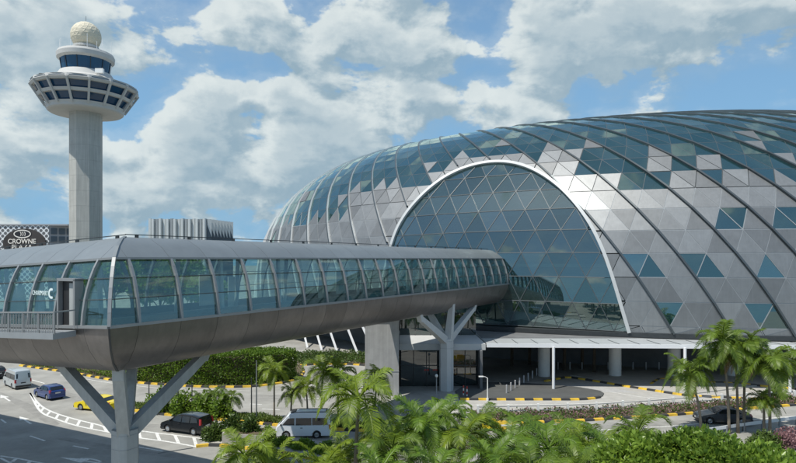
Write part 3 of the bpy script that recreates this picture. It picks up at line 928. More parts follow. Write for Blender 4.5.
# ---- piers of the bridge
def pier(name, base, zj, arms, w, material, label):
    t = thing(name, base, label, 'pier')
    b = Vector(base)
    m = MB(); h = w / 2; c = h * .45
    pl = [(-h, -h + c), (-h + c, -h), (h - c, -h), (h, -h + c), (h, h - c), (h - c, h), (-h + c, h), (-h, h - c)]
    q = Matrix.Rotation(math.atan2(D1.y, D1.x), 2)
    pl = [q @ Vector(p) for p in pl]
    m.prism([(b.x + p.x, b.y + p.y) for p in pl], 0, zj)
    build(m, 'shaft', material, t)
    for k, z in enumerate((zj - .28, zj - 1.1)):
        build(MB().prism([(b.x + p.x * 1.012, b.y + p.y * 1.012) for p in pl], z, z + .03), 'joint_ring', MATS['mullion'], t)
    for e, ww in arms:
        e = Vector(e); s = Vector((b.x, b.y, zj - .25))
        d = (e - s); d.z = 0; d = d.normalized()
        s = s + d * w * .18
        el = s.lerp(e, .93)
        build(MB().bar(s, el, w * .52, w * .60, w2=ww, h2=ww), 'arm', material, t)
        build(MB().bar(el - Vector((0, 0, .18)), e + Vector((0, 0, .35)), ww * 1.0, ww * 1.0, up=d), 'arm_head', material, t)
    return t
cen = bpt(1, BHW, 0, 0)
b1 = Vector((cen.x, cen.y, 0))
bz = 8.7
bis = (N1 + N2).normalized()
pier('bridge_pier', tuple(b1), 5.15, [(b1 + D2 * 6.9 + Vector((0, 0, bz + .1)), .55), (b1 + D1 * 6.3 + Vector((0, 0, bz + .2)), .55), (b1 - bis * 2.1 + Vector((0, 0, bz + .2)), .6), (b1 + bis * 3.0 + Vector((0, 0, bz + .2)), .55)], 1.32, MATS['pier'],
     'dark grey branching pier with four arms under the corner of the bridge')
b2 = Vector((5.7, 70.6, 0))
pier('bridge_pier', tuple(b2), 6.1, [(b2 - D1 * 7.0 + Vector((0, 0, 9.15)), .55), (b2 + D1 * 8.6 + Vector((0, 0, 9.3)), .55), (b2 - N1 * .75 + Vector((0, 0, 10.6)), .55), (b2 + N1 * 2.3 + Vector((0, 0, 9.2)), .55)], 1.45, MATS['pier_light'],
     'pale branching pier with four arms before the dark glass entrance')

# ------------------------------------------------------------------ the control tower
TX, TY = (86 - 398) * 140 / FPX, 140.0
tower = thing('control_tower', (TX, TY, 0), 'tall concrete control tower with flared cabin and cream globe on top', 'tower')
tc_ = (TX, TY, 0)
class TM(MB):
    """shapes of the tower, set out in its own measure: radii narrowed by TR about the axis, heights mapped by tz"""
    def mesh(s, name, mat, off=None):
        if off is not None and abs(off.z) < 1: s.v = [(TX + (a - TX) * TR, TY + (b - TY) * TR, tz(c)) for a, b, c in s.v]
        return MB.mesh(s, name, mat, off)
def tz(z): return float(np.interp(z, (0, 50, 51.6, 54.5, 57.0, 58.4, 60.6, 63.7, 65.2, 66.4, 80), (0, 48.7, 50.3, 52.8, 54.9, 56.0, 59.2, 62.0, 63.7, 65.0, 78.6)))
TR = .88
# octagonal shaft of stacked panels
a8 = math.pi / 8 + R(16)
z = 0
while z < 51:
    h = min(3.6, 51.15 - z)
    build(TM().lathe([(4.02, z + .03), (4.02, z + h)], 8, tc_, a8), 'shaft_panel_ring', MATS['tower_concrete'], tower)
    z += 3.6
build(TM().lathe([(3.96, 0), (3.96, 51.0)], 8, tc_, a8), 'shaft_core', MATS['mullion'], tower)
build(TM().lathe([(4.0, 51.0), (8.7, 51.1), (9.1, 51.35), (9.2, 51.7), (9.2, 52.0)], 48, tc_), 'cabin_soffit', MATS['tower_panel'], tower, auto=30)
NS = 16; A0 = math.pi / NS + R(-3)
prof = [(9.2, 51.6), (9.45, 52.3), (11.05, 54.55), (11.35, 55.1), (12.65, 57.0), (12.95, 57.5), (12.6, 58.15), (11.8, 58.3)]
def ringp(r, z, i): a = A0 + 2 * math.pi * i / NS; return Vector((TX + r * math.cos(a), TY + r * math.sin(a), z))
for nm, lo, hi in (('lower_band', (9.2, 51.6), (9.6, 52.5)), ('middle_band', (11.05, 54.45), (11.45, 55.2)), ('upper_band', (12.55, 57.0), (12.95, 57.55)), ('rim', (12.95, 57.6), (12.75, 58.45))):
    m = TM()
    m.lathe([(lo[0] - .8, lo[1]), lo, hi, (hi[0] - .8, hi[1])], NS, tc_, A0)
    build(m, nm, MATS['tower_panel'], tower)
for lo, hi in (((9.3, 52.4), (10.8, 54.6)), ((11.1, 55.1), (12.3, 57.1))):
    for i in range(NS):
        P = [ringp(lo[0], lo[1], i), ringp(lo[0], lo[1], i + 1), ringp(hi[0], hi[1], i + 1), ringp(hi[0], hi[1], i)]
        n = (P[1] - P[0]).cross(P[3] - P[0]).normalized()
        c = sum(P, Vector()) / 4
        if n.dot(c - Vector((TX, TY, c.z))) < 0: n = -n
        q = [p - n * .35 for p in P]
        build(TM().slab(q, n, .06), 'window', MATS['tower_glass'], tower)
for i in range(NS):
    build(TM().bar(ringp(9.4, 52.0, i), ringp(12.85, 57.5, i), .5, .55, up=(0, 0, 1)), 'mullion', MATS['tower_panel'], tower)
for i in range(NS):
    a, b = ringp(12.86, 57.8, i), ringp(12.86, 57.8, i + 1)
    build(TM().bar(a.lerp(b, .1) + Vector((0, 0, .12)), a.lerp(b, .9) + Vector((0, 0, .12)), .12, .22), 'vent_slot', MATS['recess_dark'], tower)
build(TM().lathe([(12.7, 58.4), (10.5, 58.6), (7.2, 59.6), (6.3, 60.5)], 48, tc_), 'cabin_roof', MATS['tower_panel'], tower, auto=30)
build(TM().lathe([(5.7, 60.6), (6.2, 63.7)], 24, tc_), 'visual_room_glass', MATS['tower_glass'], tower)
for i in range(24):
    a = 2 * math.pi * (i + .5) / 24 * 1
    c, s = math.cos(a), math.sin(a)
    if i % 2 == 0:
        build(TM().bar((TX + 5.75 * c, TY + 5.75 * s, 60.6), (TX + 6.22 * c, TY + 6.22 * s, 63.7), .14, .14), 'room_mullion', MATS['dark_metal'], tower)
build(TM().lathe([(6.2, 63.5), (6.9, 63.9), (7.0, 64.7), (6.7, 65.2), (4.5, 65.6), (3.0, 65.9), (2.8, 66.4)], 48, tc_), 'room_roof', MATS['tower_panel'], tower, auto=30)
rad = thing('radar_globe', (TX, TY, 65.0), 'cream faceted radar globe standing on the control tower', 'radome')
bm = bmesh.new(); bmesh.ops.create_icosphere(bm, subdivisions=3, radius=3.3)
for v in bm.verts: v.co.z += 2.9
ico = bpy.data.meshes.new('globe_facets')
build(TM().lathe([(2.75, 0), (2.75, .5)], 24), 'collar', MATS['tower_panel'], rad, local=True)
bmesh.ops.dissolve_degenerate(bm, dist=.001, edges=bm.edges)
faces = []
core = TM()
for f in bm.faces:
    c = f.calc_center_median()
    vs = [c + (v.co - c) * .995 for v in f.verts]
    if max(v.z for v in vs) < .1: continue
    faces.append((c, vs, f.normal.copy()))
bm.free()
# dimpled panels: alternate facets stand slightly proud
hexes = TM()
for k, (c, vs, n) in enumerate(faces):
    hexes.add([v for v in vs] + [c + n * (.02 if k % 4 == 0 else -.05)], [(0, 1, 3), (1, 2, 3), (2, 0, 3)])
tag(build(hexes, 'globe_facets', MATS['radome'], rad, local=True), kind='stuff')
cr = TM(); cr.lathe([(3.18 * math.sin(a), 2.9 - 3.18 * math.cos(a)) for a in np.linspace(.6, math.pi - .01, 16)], 32)
build(cr, 'globe_skin', MATS['radome'], rad, local=True, smooth=True)
build(TM().bar((0, 0, 6.5), (0, 0, 7.6), .06, .06), 'lightning_rod', MATS['dark_metal'], rad, local=True)
for a, r_, h in ((200, 6.2, 3.0), (235, 6.5, 2.2), (300, 6.3, 3.2), (335, 6.2, 2.6), (10, 6.3, 3.4), (180, 6.4, 2.0), (265, 6.5, 1.6), (320, 6.5, 1.8)):
    x, y = TX + r_ * math.cos(R(a)), TY + r_ * math.sin(R(a))
    build(TM().bar((x, y, 64.9), (x, y, 65.0 + h), .07, .07), 'antenna', MATS['white_steel'], tower)
# small dish and equipment on the cabin roof
x, y = TX - 8.6, TY - 5.5
build(TM().lathe([(.05, 0), (.35, .1), (.6, .35)], 14, (x, y, 59.2)).bar((x, y, 58.5), (x, y, 59.3), .1), 'dish', MATS['mullion'], tower)
x, y = TX + 6.4, TY - 5.6
build(TM().box((x - 1, y - .4, 59.6), (x + 1, y + .4, 60.3)), 'equipment_box', MATS['white_paint'], tower)

# ------------------------------------------------------------------ far buildings
def facing(m, loc): pass
# hotel with lattice facade
hm = bpy.data.materials.new('lattice'); hm.use_nodes = True
T = hm.node_tree; b = T.nodes['Principled BSDF']; b.inputs['Roughness'].default_value = .6
tcn = T.nodes.new('ShaderNodeTexCoord'); mp = T.nodes.new('ShaderNodeMapping'); mp.inputs['Rotation'].default_value = (0, R(45), 0)
T.links.new(tcn.outputs['Object'], mp.inputs[0])
vo = T.nodes.new('ShaderNodeTexVoronoi'); vo.inputs['Scale'].default_value = .62; vo.inputs['Randomness'].default_value = .0
T.links.new(mp.outputs[0], vo.inputs[0])
cr_ = T.nodes.new('ShaderNodeValToRGB'); cr_.color_ramp.interpolation = 'CONSTANT'
cr_.color_ramp.elements[0].color = (.12, .125, .13, 1); cr_.color_ramp.elements[1].position = .42; cr_.color_ramp.elements[1].color = (.72, .74, .74, 1)
T.links.new(vo.outputs['Distance'], cr_.inputs[0]); T.links.new(cr_.outputs[0], b.inputs['Base Color'])
HYD = 250.0
hx1 = (49 - 398) * HYD / FPX
hotel = thing('hotel_building', (hx1 - 25, HYD, 0), 'hotel block with white lattice facade and dark oval name sign', 'hotel')
build(MB().box((hx1 - 60, HYD, 0), (hx1 - .05, HYD + 18, 30.6)), 'block', hm, hotel)
build(MB().box((hx1 - 60, HYD - .3, 30.6), (hx1 + 8, HYD + 18.3, 31.2)), 'roof_edge', MATS['hotel_wall'], hotel)
sw = MB(); P = [(hx1, HYD + .2), (hx1 + 9.2, HYD + 9), (hx1 + 9.2, HYD + 17.5), (hx1, HYD + 17.5)]
sw.prism(P, 0, 30.55); build(sw, 'side_block', MATS['hotel_wall'], hotel)
for k in range(7):
    z0 = 30.0 - 3.4 * k
    a = Vector((hx1 + .3, HYD + .2, z0)); b_ = Vector((hx1 + 9.0, HYD + 8.6, z0))
    for q in range(4):
        p0 = a.lerp(b_, q / 4 + .03); p1 = a.lerp(b_, (q + 1) / 4 - .03)
        mm = MB().bar(p0 + Vector((.05, -.06, -1.7)), p1 + Vector((.05, -.06, -1.7)), .12, 2.5)
        build(mm, 'window', MATS['recess_dark'], hotel)
sgn = thing('hotel_sign', (at(25, 242, HYD).x, HYD - .4, 20), 'dark oval hotel sign with white emblem and lettering', 'sign')
def oval(c, rx, rz, y, n=40):
    return [(c[0] + rx * math.cos(2 * math.pi * i / n), y, c[1] + rz * math.sin(2 * math.pi * i / n)) for i in range(n)]
sc = at(25, 243.5, HYD)
build(MB().slab(oval((sc.x, sc.z), 8.9, 6.2, HYD - .55), (0, -1, 0), .5), 'sign_board', MATS['hotel_dark'], sgn)
oc = at(23.2, 234, HYD)
def annulus(c, rx, rz, w, y, n=40):
    vs = []; fs = []
    for i in range(n):
        a = 2 * math.pi * i / n
        for k in (1, 0):
            vs.append((c[0] + (rx - w * k) * math.cos(a), y, c[1] + (rz - w * k) * math.sin(a)))
    for i in range(n): j = (i + 1) % n; fs.append((2 * i, 2 * i + 1, 2 * j + 1, 2 * j))
    return MB().add(vs, fs)
build(MB().slab(oval((oc.x, oc.z), 3.9, 2.0, HYD - .62), (0, -1, 0), .05), 'emblem_ground', MATS['sign_black'], sgn)
build(annulus((oc.x, oc.z), 3.6, 1.75, .42, HYD - .68), 'emblem_ring', MATS['sign_white'], sgn)
for k in (-1, 0, 1):
    cxx = oc.x + k * .85
    m = MB(); vs = []; fs = []
    for i in range(12):
        t = i / 11; a = R(-60 + 150 * t)
        x = cxx + .55 * math.cos(a) - .3; zz = oc.z + .95 * math.sin(a) - .1
        vs += [(x, HYD - .68, zz), (x + .28, HYD - .68, zz + .06)]
    for i in range(11): fs.append((2 * i, 2 * i + 1, 2 * i + 3, 2 * i + 2))
    build(m.add(vs, fs), 'emblem_leaf', MATS['sign_white'], sgn)
lettering('CROWNE', 'letters', MATS['sign_white'], sgn, (at(23, 243.6, HYD).x, HYD - .72, at(23, 243.6, HYD).z), (1, 0, 0), 1.95, 11.6, .04, bold=.01)
lettering('PLAZA', 'letters', MATS['sign_white'], sgn, (at(23, 249.4, HYD).x, HYD - .72, at(23, 249.4, HYD).z), (1, 0, 0), 1.95, 8.6, .04, bold=.01)
# pleated pale building
PYD = 300.0
x0 = (148 - 398) * PYD / FPX; x1 = (206.5 - 398) * PYD / FPX
pl_ = thing('pleated_building', ((x0 + x1) / 2, PYD, 0), 'pale grey building with pleated vertical cladding beyond the bridge roof', 'building')
ztop = HC + (YH - 219) * PYD / FPX
build(MB().box((x0 + .5, PYD + .8, 0), (x1, PYD + 20, ztop - .5)), 'core', MATS['fin_mid'], pl_)
n = 16; wv = (x1 - x0) / n
for i in range(n):
    a = x0 + i * wv
    dep = (.0, .9, .3, 1.2)[i % 4]
    build(MB().prism([(a, PYD + .9), (a + wv * .12, PYD - dep), (a + wv * .72, PYD - dep), (a + wv * .98, PYD + .9)], 0, ztop + (.0 if i % 3 else .25)), 'fin', MATS['fin_pale' if i % 4 != 2 else 'fin_mid'], pl_)
xe = (232 - 398) * (PYD + 24) / FPX
a = Vector((x1 + .3, PYD + .2, 0)); b_ = Vector((xe, PYD + 24, 0))
nrm = Vector(((b_ - a).y, -(b_ - a).x, 0)).normalized()
for i in range(8):
    p0 = a.lerp(b_, i / 8); p1 = a.lerp(b_, (i + 1) / 8)
    build(MB().prism([p0.to_2d(), (p0.lerp(p1, .45) + nrm * 1.6).to_2d(), p1.to_2d(), (p1 - nrm * 3).to_2d(), (p0 - nrm * 3).to_2d()], 0, ztop - .1), 'fin', MATS['recess_dark'], pl_)
    # pale top spikes of each pleat
    c0 = p0 + nrm * .05; c1 = p1 + nrm * .05; cm_ = p0.lerp(p1, .45) + nrm * 1.66
    zt = ztop + .02
    build(MB().add([(c0.x, c0.y, zt), (cm_.x, cm_.y, zt), (c1.x, c1.y, zt), (cm_.x, cm_.y, zt - 9), (c0.x, c0.y, zt - 3), (c1.x, c1.y, zt - 3)], [(0, 1, 3, 4), (1, 2, 5, 3), (0, 2, 1)]), 'spike', MATS['fin_pale'], pl_)

# ------------------------------------------------------------------ islands, kerbs, markings
def poly_from(px): return [ground(*p) for p in px]
def resample(P, step):
    P = [Vector(p) for p in P]; out = [P[0].copy()]; acc = 0
    for a, b in zip(P[:-1], P[1:]):
        L = (b - a).length; t = step - acc
        while t <= L: out.append(a.lerp(b, t / L)); t += step
        acc = (acc + L) % step
    return out
def curve(P, m=6):
    Q = smooth_line([(p.x, p.y) for p in P], m, 0)
    return [Vector((a, b, 0)) for a, b in Q]
kerb_me = {}
for nm in ('kerb_yellow', 'kerb_black'):
    kerb_me[nm] = MB().add([(-.5, -.17, 0), (.5, -.17, 0), (.5, .17, 0), (-.5, .17, 0), (-.5, -.14, .19), (.5, -.14, .19), (.5, .17, .20), (-.5, .17, .20)],
                           [(0,3,2,1),(4,5,6,7),(0,1,5,4),(1,2,6,5),(2,3,7,6),(3,0,4,7)]).mesh(nm, MATS[nm])
def kerb(P, label, smooth=True, step=1.0, z=0):
    P = curve(P) if smooth else P
    Q = resample(P, step)
    t = thing('kerb', tuple(Q[0]), kind='structure')
    for i in range(len(Q) - 1):
        a, b = Q[i], Q[i + 1]; d = b - a
        o = obj_from(kerb_me['kerb_yellow' if i % 2 == 0 else 'kerb_black'], 'kerb_block', t, ((a + b) / 2 - Q[0]) + Vector((0, 0, z)), (0, 0, math.atan2(d.y, d.x)), (d.length * .985, 1, 1))
    return t
def island(name, P, material, h=.13):
    o = build(MB().prism([(p.x, p.y) for p in P], 0, h), name, MATS[material]); tag(o, kind='structure'); return o
def line(P, w, name='lane_marking', z=.005, mt='road_paint', parent=None):
    P = [Vector(p) for p in P]; vs = []; fs = []
    for i, p in enumerate(P):
        d = (P[min(i + 1, len(P) - 1)] - P[max(i - 1, 0)]).normalized(); x = Vector((-d.y, d.x, 0)) * w / 2
        vs += [(p.x + x.x, p.y + x.y, z), (p.x - x.x, p.y - x.y, z)]
    for i in range(len(P) - 1): fs.append((2 * i, 2 * i + 1, 2 * i + 3, 2 * i + 2))
    return MB().add(vs, fs)
def mark(P, w, name='lane_marking', z=.005):
    o = build(line(P, w, z=z), name, MATS['road_paint'], fix=False); tag(o, kind='structure'); return o
# the hedge island on the far side of the road
K1 = poly_from([(20, 366), (58, 371.5), (81, 375), (108, 380), (135, 383), (167, 385.5), (205, 387.5), (245, 387.5), (268, 385.5), (287, 382.5), (299, 378.5), (304, 372)])
kerb(K1, 'k1')
isl = [p + Vector((.1, .12, 0)) for p in curve(K1, 3)] + [ground(303, 366), ground(270, 358), ground(150, 352), ground(20, 352)]
island('hedge_island', isl, 'soil')
# the narrow planted strip between the carriageways
K2 = poly_from([(120, 409.5), (158, 414.5), (185, 417), (210, 419.3), (235, 422), (260, 424.2), (282, 426.5), (330, 430), (372, 432)])
kerb(K2, 'k2')
k2c = curve(K2, 3)
island('planted_strip', [p + Vector((.05, .12, 0)) for p in k2c] + [p + Vector((.2, 2.3, 0)) for p in reversed(k2c)], 'soil')
# the near island with its pale planter
K3 = poly_from([(196, 447.5), (209, 446), (222, 446.5), (240, 449), (262, 450), (280, 453.5), (312, 459.5), (340, 464.5), (400, 476)])
kerb(K3, 'k3')
k3c = curve(K3, 3)
k3b = poly_from([(420, 466), (350, 448), (300, 439), (262, 435.5), (232, 436), (208, 440)])
island('near_island', [p + Vector((.0, .14, 0)) for p in k3c] + k3b, 'paving')
planter = thing('planter_box', tuple(ground(240, 446)), 'low pale concrete planter with shrubs on the near traffic island', 'planter')
pp = [ground(222, 445), ground(262, 447.5), ground(268, 440), ground(226, 438)]
build(MB().prism([(p.x, p.y) for p in pp], .13, .95), 'wall', MATS['paving'], planter)
cc = sum(pp, Vector()) / 4
build(MB().prism([((cc + (p - cc) * .9).x, (cc + (p - cc) * .9).y) for p in pp], .95, 1.0), 'soil', MATS['soil'], planter)
# forecourt kerbs on the right
R1 = poly_from([(460, 400), (500, 400.3), (548, 400.3), (575, 400.3), (593, 399.3), (603, 397)])
kerb(R1, 'r1')
island('forecourt_apron', [p + Vector((0, .14, 0)) for p in curve(R1, 3)] + poly_from([(604, 394), (600, 391.5), (580, 388), (548, 385), (510, 383), (470, 383), (455, 392)]), 'asphalt_dark', .10)
R2 = poly_from([(545, 382), (559, 379.3), (568, 378), (583, 380), (600.5, 382.7), (625.6, 387), (646, 390), (681, 395.5), (700, 397), (730, 398.5), (800, 402)])
kerb(R2, 'r2')
R2b = poly_from([(651, 385), (661, 379.5), (676, 381.5), (700, 383), (735, 384), (761, 386.6), (800, 390)])
kerb(R2b, 'r2b')
island('forecourt_paving', poly_from([(690, 395), (646, 389.2), (610, 383.5), (585, 378), (570, 376), (600, 372), (690, 371), (860, 372), (860, 391), (760, 386)]), 'paving', .12)
R3 = poly_from([(470, 424), (520, 423.5), (575.4, 421.7), (620.6, 419), (651, 417.4), (693.5, 414), (740, 410), (779, 407), (830, 403)])
kerb(R3, 'r3')
r3c = curve(R3, 3)
R3b = poly_from([(470, 414), (520, 413.5), (575, 412), (620, 409.5), (651, 408), (693, 405), (740, 402.5), (779, 400.5), (830, 398)])
island('flower_bed', [p + Vector((0, .14, 0)) for p in r3c] + list(reversed(R3b)), 'soil')
# footway under the shell on the left
LF = poly_from([(300, 366), (330, 364.5), (365, 366), (400, 372)])
kerb(LF, 'lf')
island('grass_verge', [p + Vector((0, .14, 0)) for p in curve(LF, 3)] + poly_from([(398, 358), (365, 354), (320, 353), (290, 354)]), 'soil')

o = build(MB().add([(p.x, p.y, .003) for p in poly_from([(440, 424.5), (575, 422), (693, 414.5), (830, 403), (860, 372), (600, 373), (560, 380), (470, 386), (430, 404)])], [tuple(range(9))]), 'forecourt_concrete', MATS['paving'], fix=False); tag(o, kind='structure')
# lane markings on the left carriageway
up_ = poly_from([(30, 393), (40, 405), (53.6, 412.5), (74, 419), (96.5, 424.5), (110, 428), (139.5, 431), (160, 433.5), (205, 439)])
lo_ = poly_from([(30, 393), (40, 411), (56, 419), (76, 425.6), (96.5, 430), (117, 433.8), (139.5, 438), (166.6, 441.6), (197, 447)])
mark(curve(up_), .22, 'hatched_marking')
mark(curve(lo_), .22, 'hatched_marking')
UA, LA = resample(curve(up_), .1), resample(curve(lo_), .1)
for k in range(1, 15):
    f = .10 + k * .062
    if f > .97: break
    a = UA[int(f * (len(UA) - 1))]; b = LA[min(int((f + .035) * (len(LA) - 1)), len(LA) - 1)]
    mark([a, a.lerp(b, .5), b], .26, 'hatched_marking', .0075)
for seg in ([(138, 447), (163, 451.3)], [(73, 446), (88.6, 449)], [(40, 440), (46, 441.5)], [(30, 436), (45, 441)], [(1, 419.5), (6, 423)], [(32, 380), (44.5, 383.5)], [(5, 376), (12, 377.5)], [(36, 439), (46, 442)],
            [(205, 405), (222, 406.2)], [(262, 409), (280, 410)], [(300, 398), (330, 399)], [(250, 404), (262, 404.6)]):
    if seg[0] in ((40, 440), (36, 439)): continue
    mark(poly_from(seg), .17)
mark(poly_from([(0, 456), (20, 459), (40, 463), (70, 469)]), .2); mark(poly_from([(0, 458), (12, 464)]), .2); mark(poly_from([(16, 459), (12, 462)]), .3, z=.008); mark(poly_from([(30, 461.5), (27, 465)]), .3, z=.008)
mark(poly_from([(60, 375), (110, 383), (160, 388.5), (250, 391)]), .13)
def arrow(p0, p1, bend=0):
    """painted lane arrow from tail p0 to tip p1"""
    d = (p1 - p0); L = d.length; d = d.normalized(); x = Vector((-d.y, d.x, 0))
    m = MB(); a = p0; b = p0 + d * (L * .55)
    z = .006
    m.add([(a + x * .10), (a - x * .10), (b - x * .10), (b + x * .10)], [(0, 1, 2, 3)])
    m.add([b + x * .42, b - x * .42, p1], [(0, 1, 2)])
    m.v = [(v[0], v[1], z) for v in m.v]
    tag(build(m, 'arrow_marking', MATS['road_paint'], fix=False), kind='structure')
arrow(ground(31, 424), ground(19.5, 416.6)); arrow(ground(10, 401.2), ground(.5, 395)); arrow(ground(118, 466), ground(60, 457.5))
mark(curve(poly_from([(80, 458.8), (92, 459.3), (101, 462)])), .22, 'arrow_marking', .009)
# older patches and tyre-darkened wheel tracks on the carriageway
for P in ([(0, 392), (30, 404), (60, 424), (52, 427), (22, 408), (0, 396)], [(20, 380), (75, 394), (130, 409), (126, 412), (70, 398), (15, 384)], [(150, 424), (270, 432), (268, 435), (146, 427)], [(60, 436), (130, 449), (180, 455), (174, 458), (120, 452), (55, 439)], [(250, 395), (330, 396), (330, 400), (250, 399)], [(430, 432), (560, 428), (690, 420), (690, 424), (560, 433), (430, 437)]):
    o = build(MB().add([(p.x, p.y, .0032) for p in poly_from(P)], [tuple(range(len(P)))]), 'wheel_track', MATS['asphalt_worn'], fix=False); tag(o, kind='structure')
# thin dark line across the road and small road patches
o = build(line(poly_from([(158, 453.5), (193, 448)]), .22, z=.0055), 'dark_road_line', MATS['dark_metal'], fix=False); tag(o, kind='structure')
for P in ([(560, 386), (585, 383), (640, 393), (600, 392)], [(40, 402), (150, 430), (165, 428), (60, 400)]):
    o = build(MB().add([(p.x, p.y, .0045 if P[0][0] > 300 else .0025) for p in poly_from(P)], [(0, 1, 2, 3)]), 'road_patch', MATS['concrete' if P[0][0] > 300 else 'asphalt'], fix=False); tag(o, kind='structure')
mark(poly_from([(470, 405), (560, 404.5), (640, 401.5)]), .13, z=.008); mark(poly_from([(610, 392), (640, 397), (720, 402)]), .13, z=.008)
mark(poly_from([(560, 432), (660, 427), (800, 416)]), .15)

# ------------------------------------------------------------------ bollards, fences, lamp posts
bol_me = MB().lathe([(.09, 0), (.09, .98), (.07, 1.03), (.0, 1.05)], 10).mesh('bollard', MATS['bollard_steel'])
BOL = []
for px in (558, 570, 582, 595, 608, 621, 633, 646, 659): BOL.append(((px - 398) * 84.5 / FPX, 84.5))
for k in range(9): 
    p = ground(541 - k * 4.3, 373.5 + k * 2.55); BOL.append((p.x, p.y))
for px in (690, 703, 716, 729, 742): BOL.append(((px - 398) * 83 / FPX, 83))
for k, (x, y) in enumerate(BOL):
    o = bpy.data.objects.new('bollard', bol_me); link(o); o.location = (x, y, 0)
    row = 'in the row before the dark driveway wall' if y == 84.5 else 'in the slanting row at the driveway mouth' if k < 18 else 'behind the palms at the right end of the driveway'
    tag(o, 'slim grey steel bollard ' + row, 'bollard', 'bollards ' + row)
fence = thing('bed_fence', tuple(ground(600, 413)), 'low white post and rail fence along the flower bed', 'fence')
fpts = resample(curve(poly_from([(478, 417), (546, 415.5), (594, 414), (623, 412), (653, 410), (683, 407.5), (720, 405), (796, 401)])), 3.0)
for p in fpts: build(MB().box((p.x - .11, p.y - .11, .13), (p.x + .11, p.y + .11, 1.15)), 'post', MATS['white_paint'], fence)
for z in (.55, .95):
    for a, b in zip(fpts[:-1], fpts[1:]):
        build(MB().bar(a + Vector((0, 0, z)), b + Vector((0, 0, z)), .05, .06), 'rail', MATS['mullion'], fence)
# steel barrier at the right edge
bar_ = thing('crash_barrier', tuple(ground(770, 428)), 'low pale steel crash barrier near the pink shrubs at right', 'barrier')
bp_ = resample(poly_from([(690, 440), (740, 432), (800, 424), (860, 416)]), 2.2)
for p in bp_: build(MB().box((p.x - .06, p.y - .06, 0), (p.x + .06, p.y + .06, .75)), 'post', MATS['mullion'], bar_)
for a, b in zip(bp_[:-1], bp_[1:]): build(MB().bar(a + Vector((0, 0, .62)), b + Vector((0, 0, .62)), .06, .28), 'rail', MATS['white_steel'], bar_)
def lamp(px, base, top, label, mt='dark_metal', head='ball'):
    g0 = ground(px, base); h = (base - top) * g0.y / FPX
    t = thing('lamp_post', tuple(g0), label, 'lamp post')
    build(MB().tube([(0, 0, 0), (0, 0, h)], [.07, .045], 8), 'pole', MATS[mt], t, local=True)
    build(MB().lathe([(.13, 0), (.13, .3)], 8), 'base', MATS[mt], t, local=True)
    if head == 'ball': build(MB().lathe([(.03, h), (.13, h + .06), (.16, h + .18), (.12, h + .3), (.02, h + .36)], 12), 'lamp_head', MATS['white_paint'], t, local=True, smooth=True)
    elif head == 'arm':
        build(MB().tube([(0, 0, h - .02), (-.25, 0, h + .12), (-.6, 0, h + .16)], .035, 6), 'arm', MATS[mt], t, local=True)
        build(MB().box((-.95, -.12, h + .1), (-.45, .12, h + .2)), 'lamp_head', MATS['white_paint'], t, local=True)
    else: build(MB().lathe([(.05, h), (.06, h + .12)], 8), 'cap', MATS[mt], t, local=True)
lamp(178, 414, 377, 'thin black pole in the planted strip left of the shrubs', 'dark_metal', 'cap')
lamp(251.5, 422, 379, 'thin black pole in the planted strip nearer the white van', 'dark_metal', 'cap')
lamp(256.5, 421, 362, 'tall thin grey pole before the clipped hedge', 'mullion', 'cap')
lamp(149, 413, 382, 'slim dark pole behind the bridge pier arm', 'dark_metal', 'cap')
lamp(192, 416, 384, 'short dark pole between the strip palms', 'dark_metal', 'cap')
lamp(487.5, 401, 378, 'white lamp post with bent head before the entrance', 'white_paint', 'arm')
lamp(436.5, 401, 377.5, 'grey lamp post with round head left of the pale pier', 'mullion', 'ball')
# red-white marker post and yellow barriers by the entrance
def marker(px, y, label):
    g0 = ground(px, y); t = thing('marker_post', tuple(g0), label, 'marker post')
    for k in range(4): build(MB().lathe([(.07, .3 * k), (.07, .3 * k + .29)], 10), 'band', MATS['lamp_red' if k % 2 else 'white_paint'], t, local=True)
marker(463.5, 396, 'red and white banded marker post right of the pale pier')
marker(467, 397, 'slimmer red and white marker post beside its twin')
for px, y, c, lb in ((489, 429, 'paint_yellow', 'yellow plastic barrier behind the palm fronds'), (506, 431, 'kerb_yellow', 'orange yellow plastic barrier right of the yellow one')):
    g0 = ground(px, y); t = thing('plastic_barrier', tuple(g0), lb, 'barrier')
    build(MB().add([(-.7, -.2, 0), (.7, -.2, 0), (.7, .2, 0), (-.7, .2, 0), (-.6, -.08, .9), (.6, -.08, .9), (.6, .08, .9), (-.6, .08, .9)], [(0,3,2,1),(4,5,6,7),(0,1,5,4),(1,2,6,5),(2,3,7,6),(3,0,4,7)]), 'body', MATS[c], t, local=True)
    build(MB().box((-.5, -.16, .45), (.5, -.14, .6)), 'stripe', MATS['white_paint'], t, local=True)

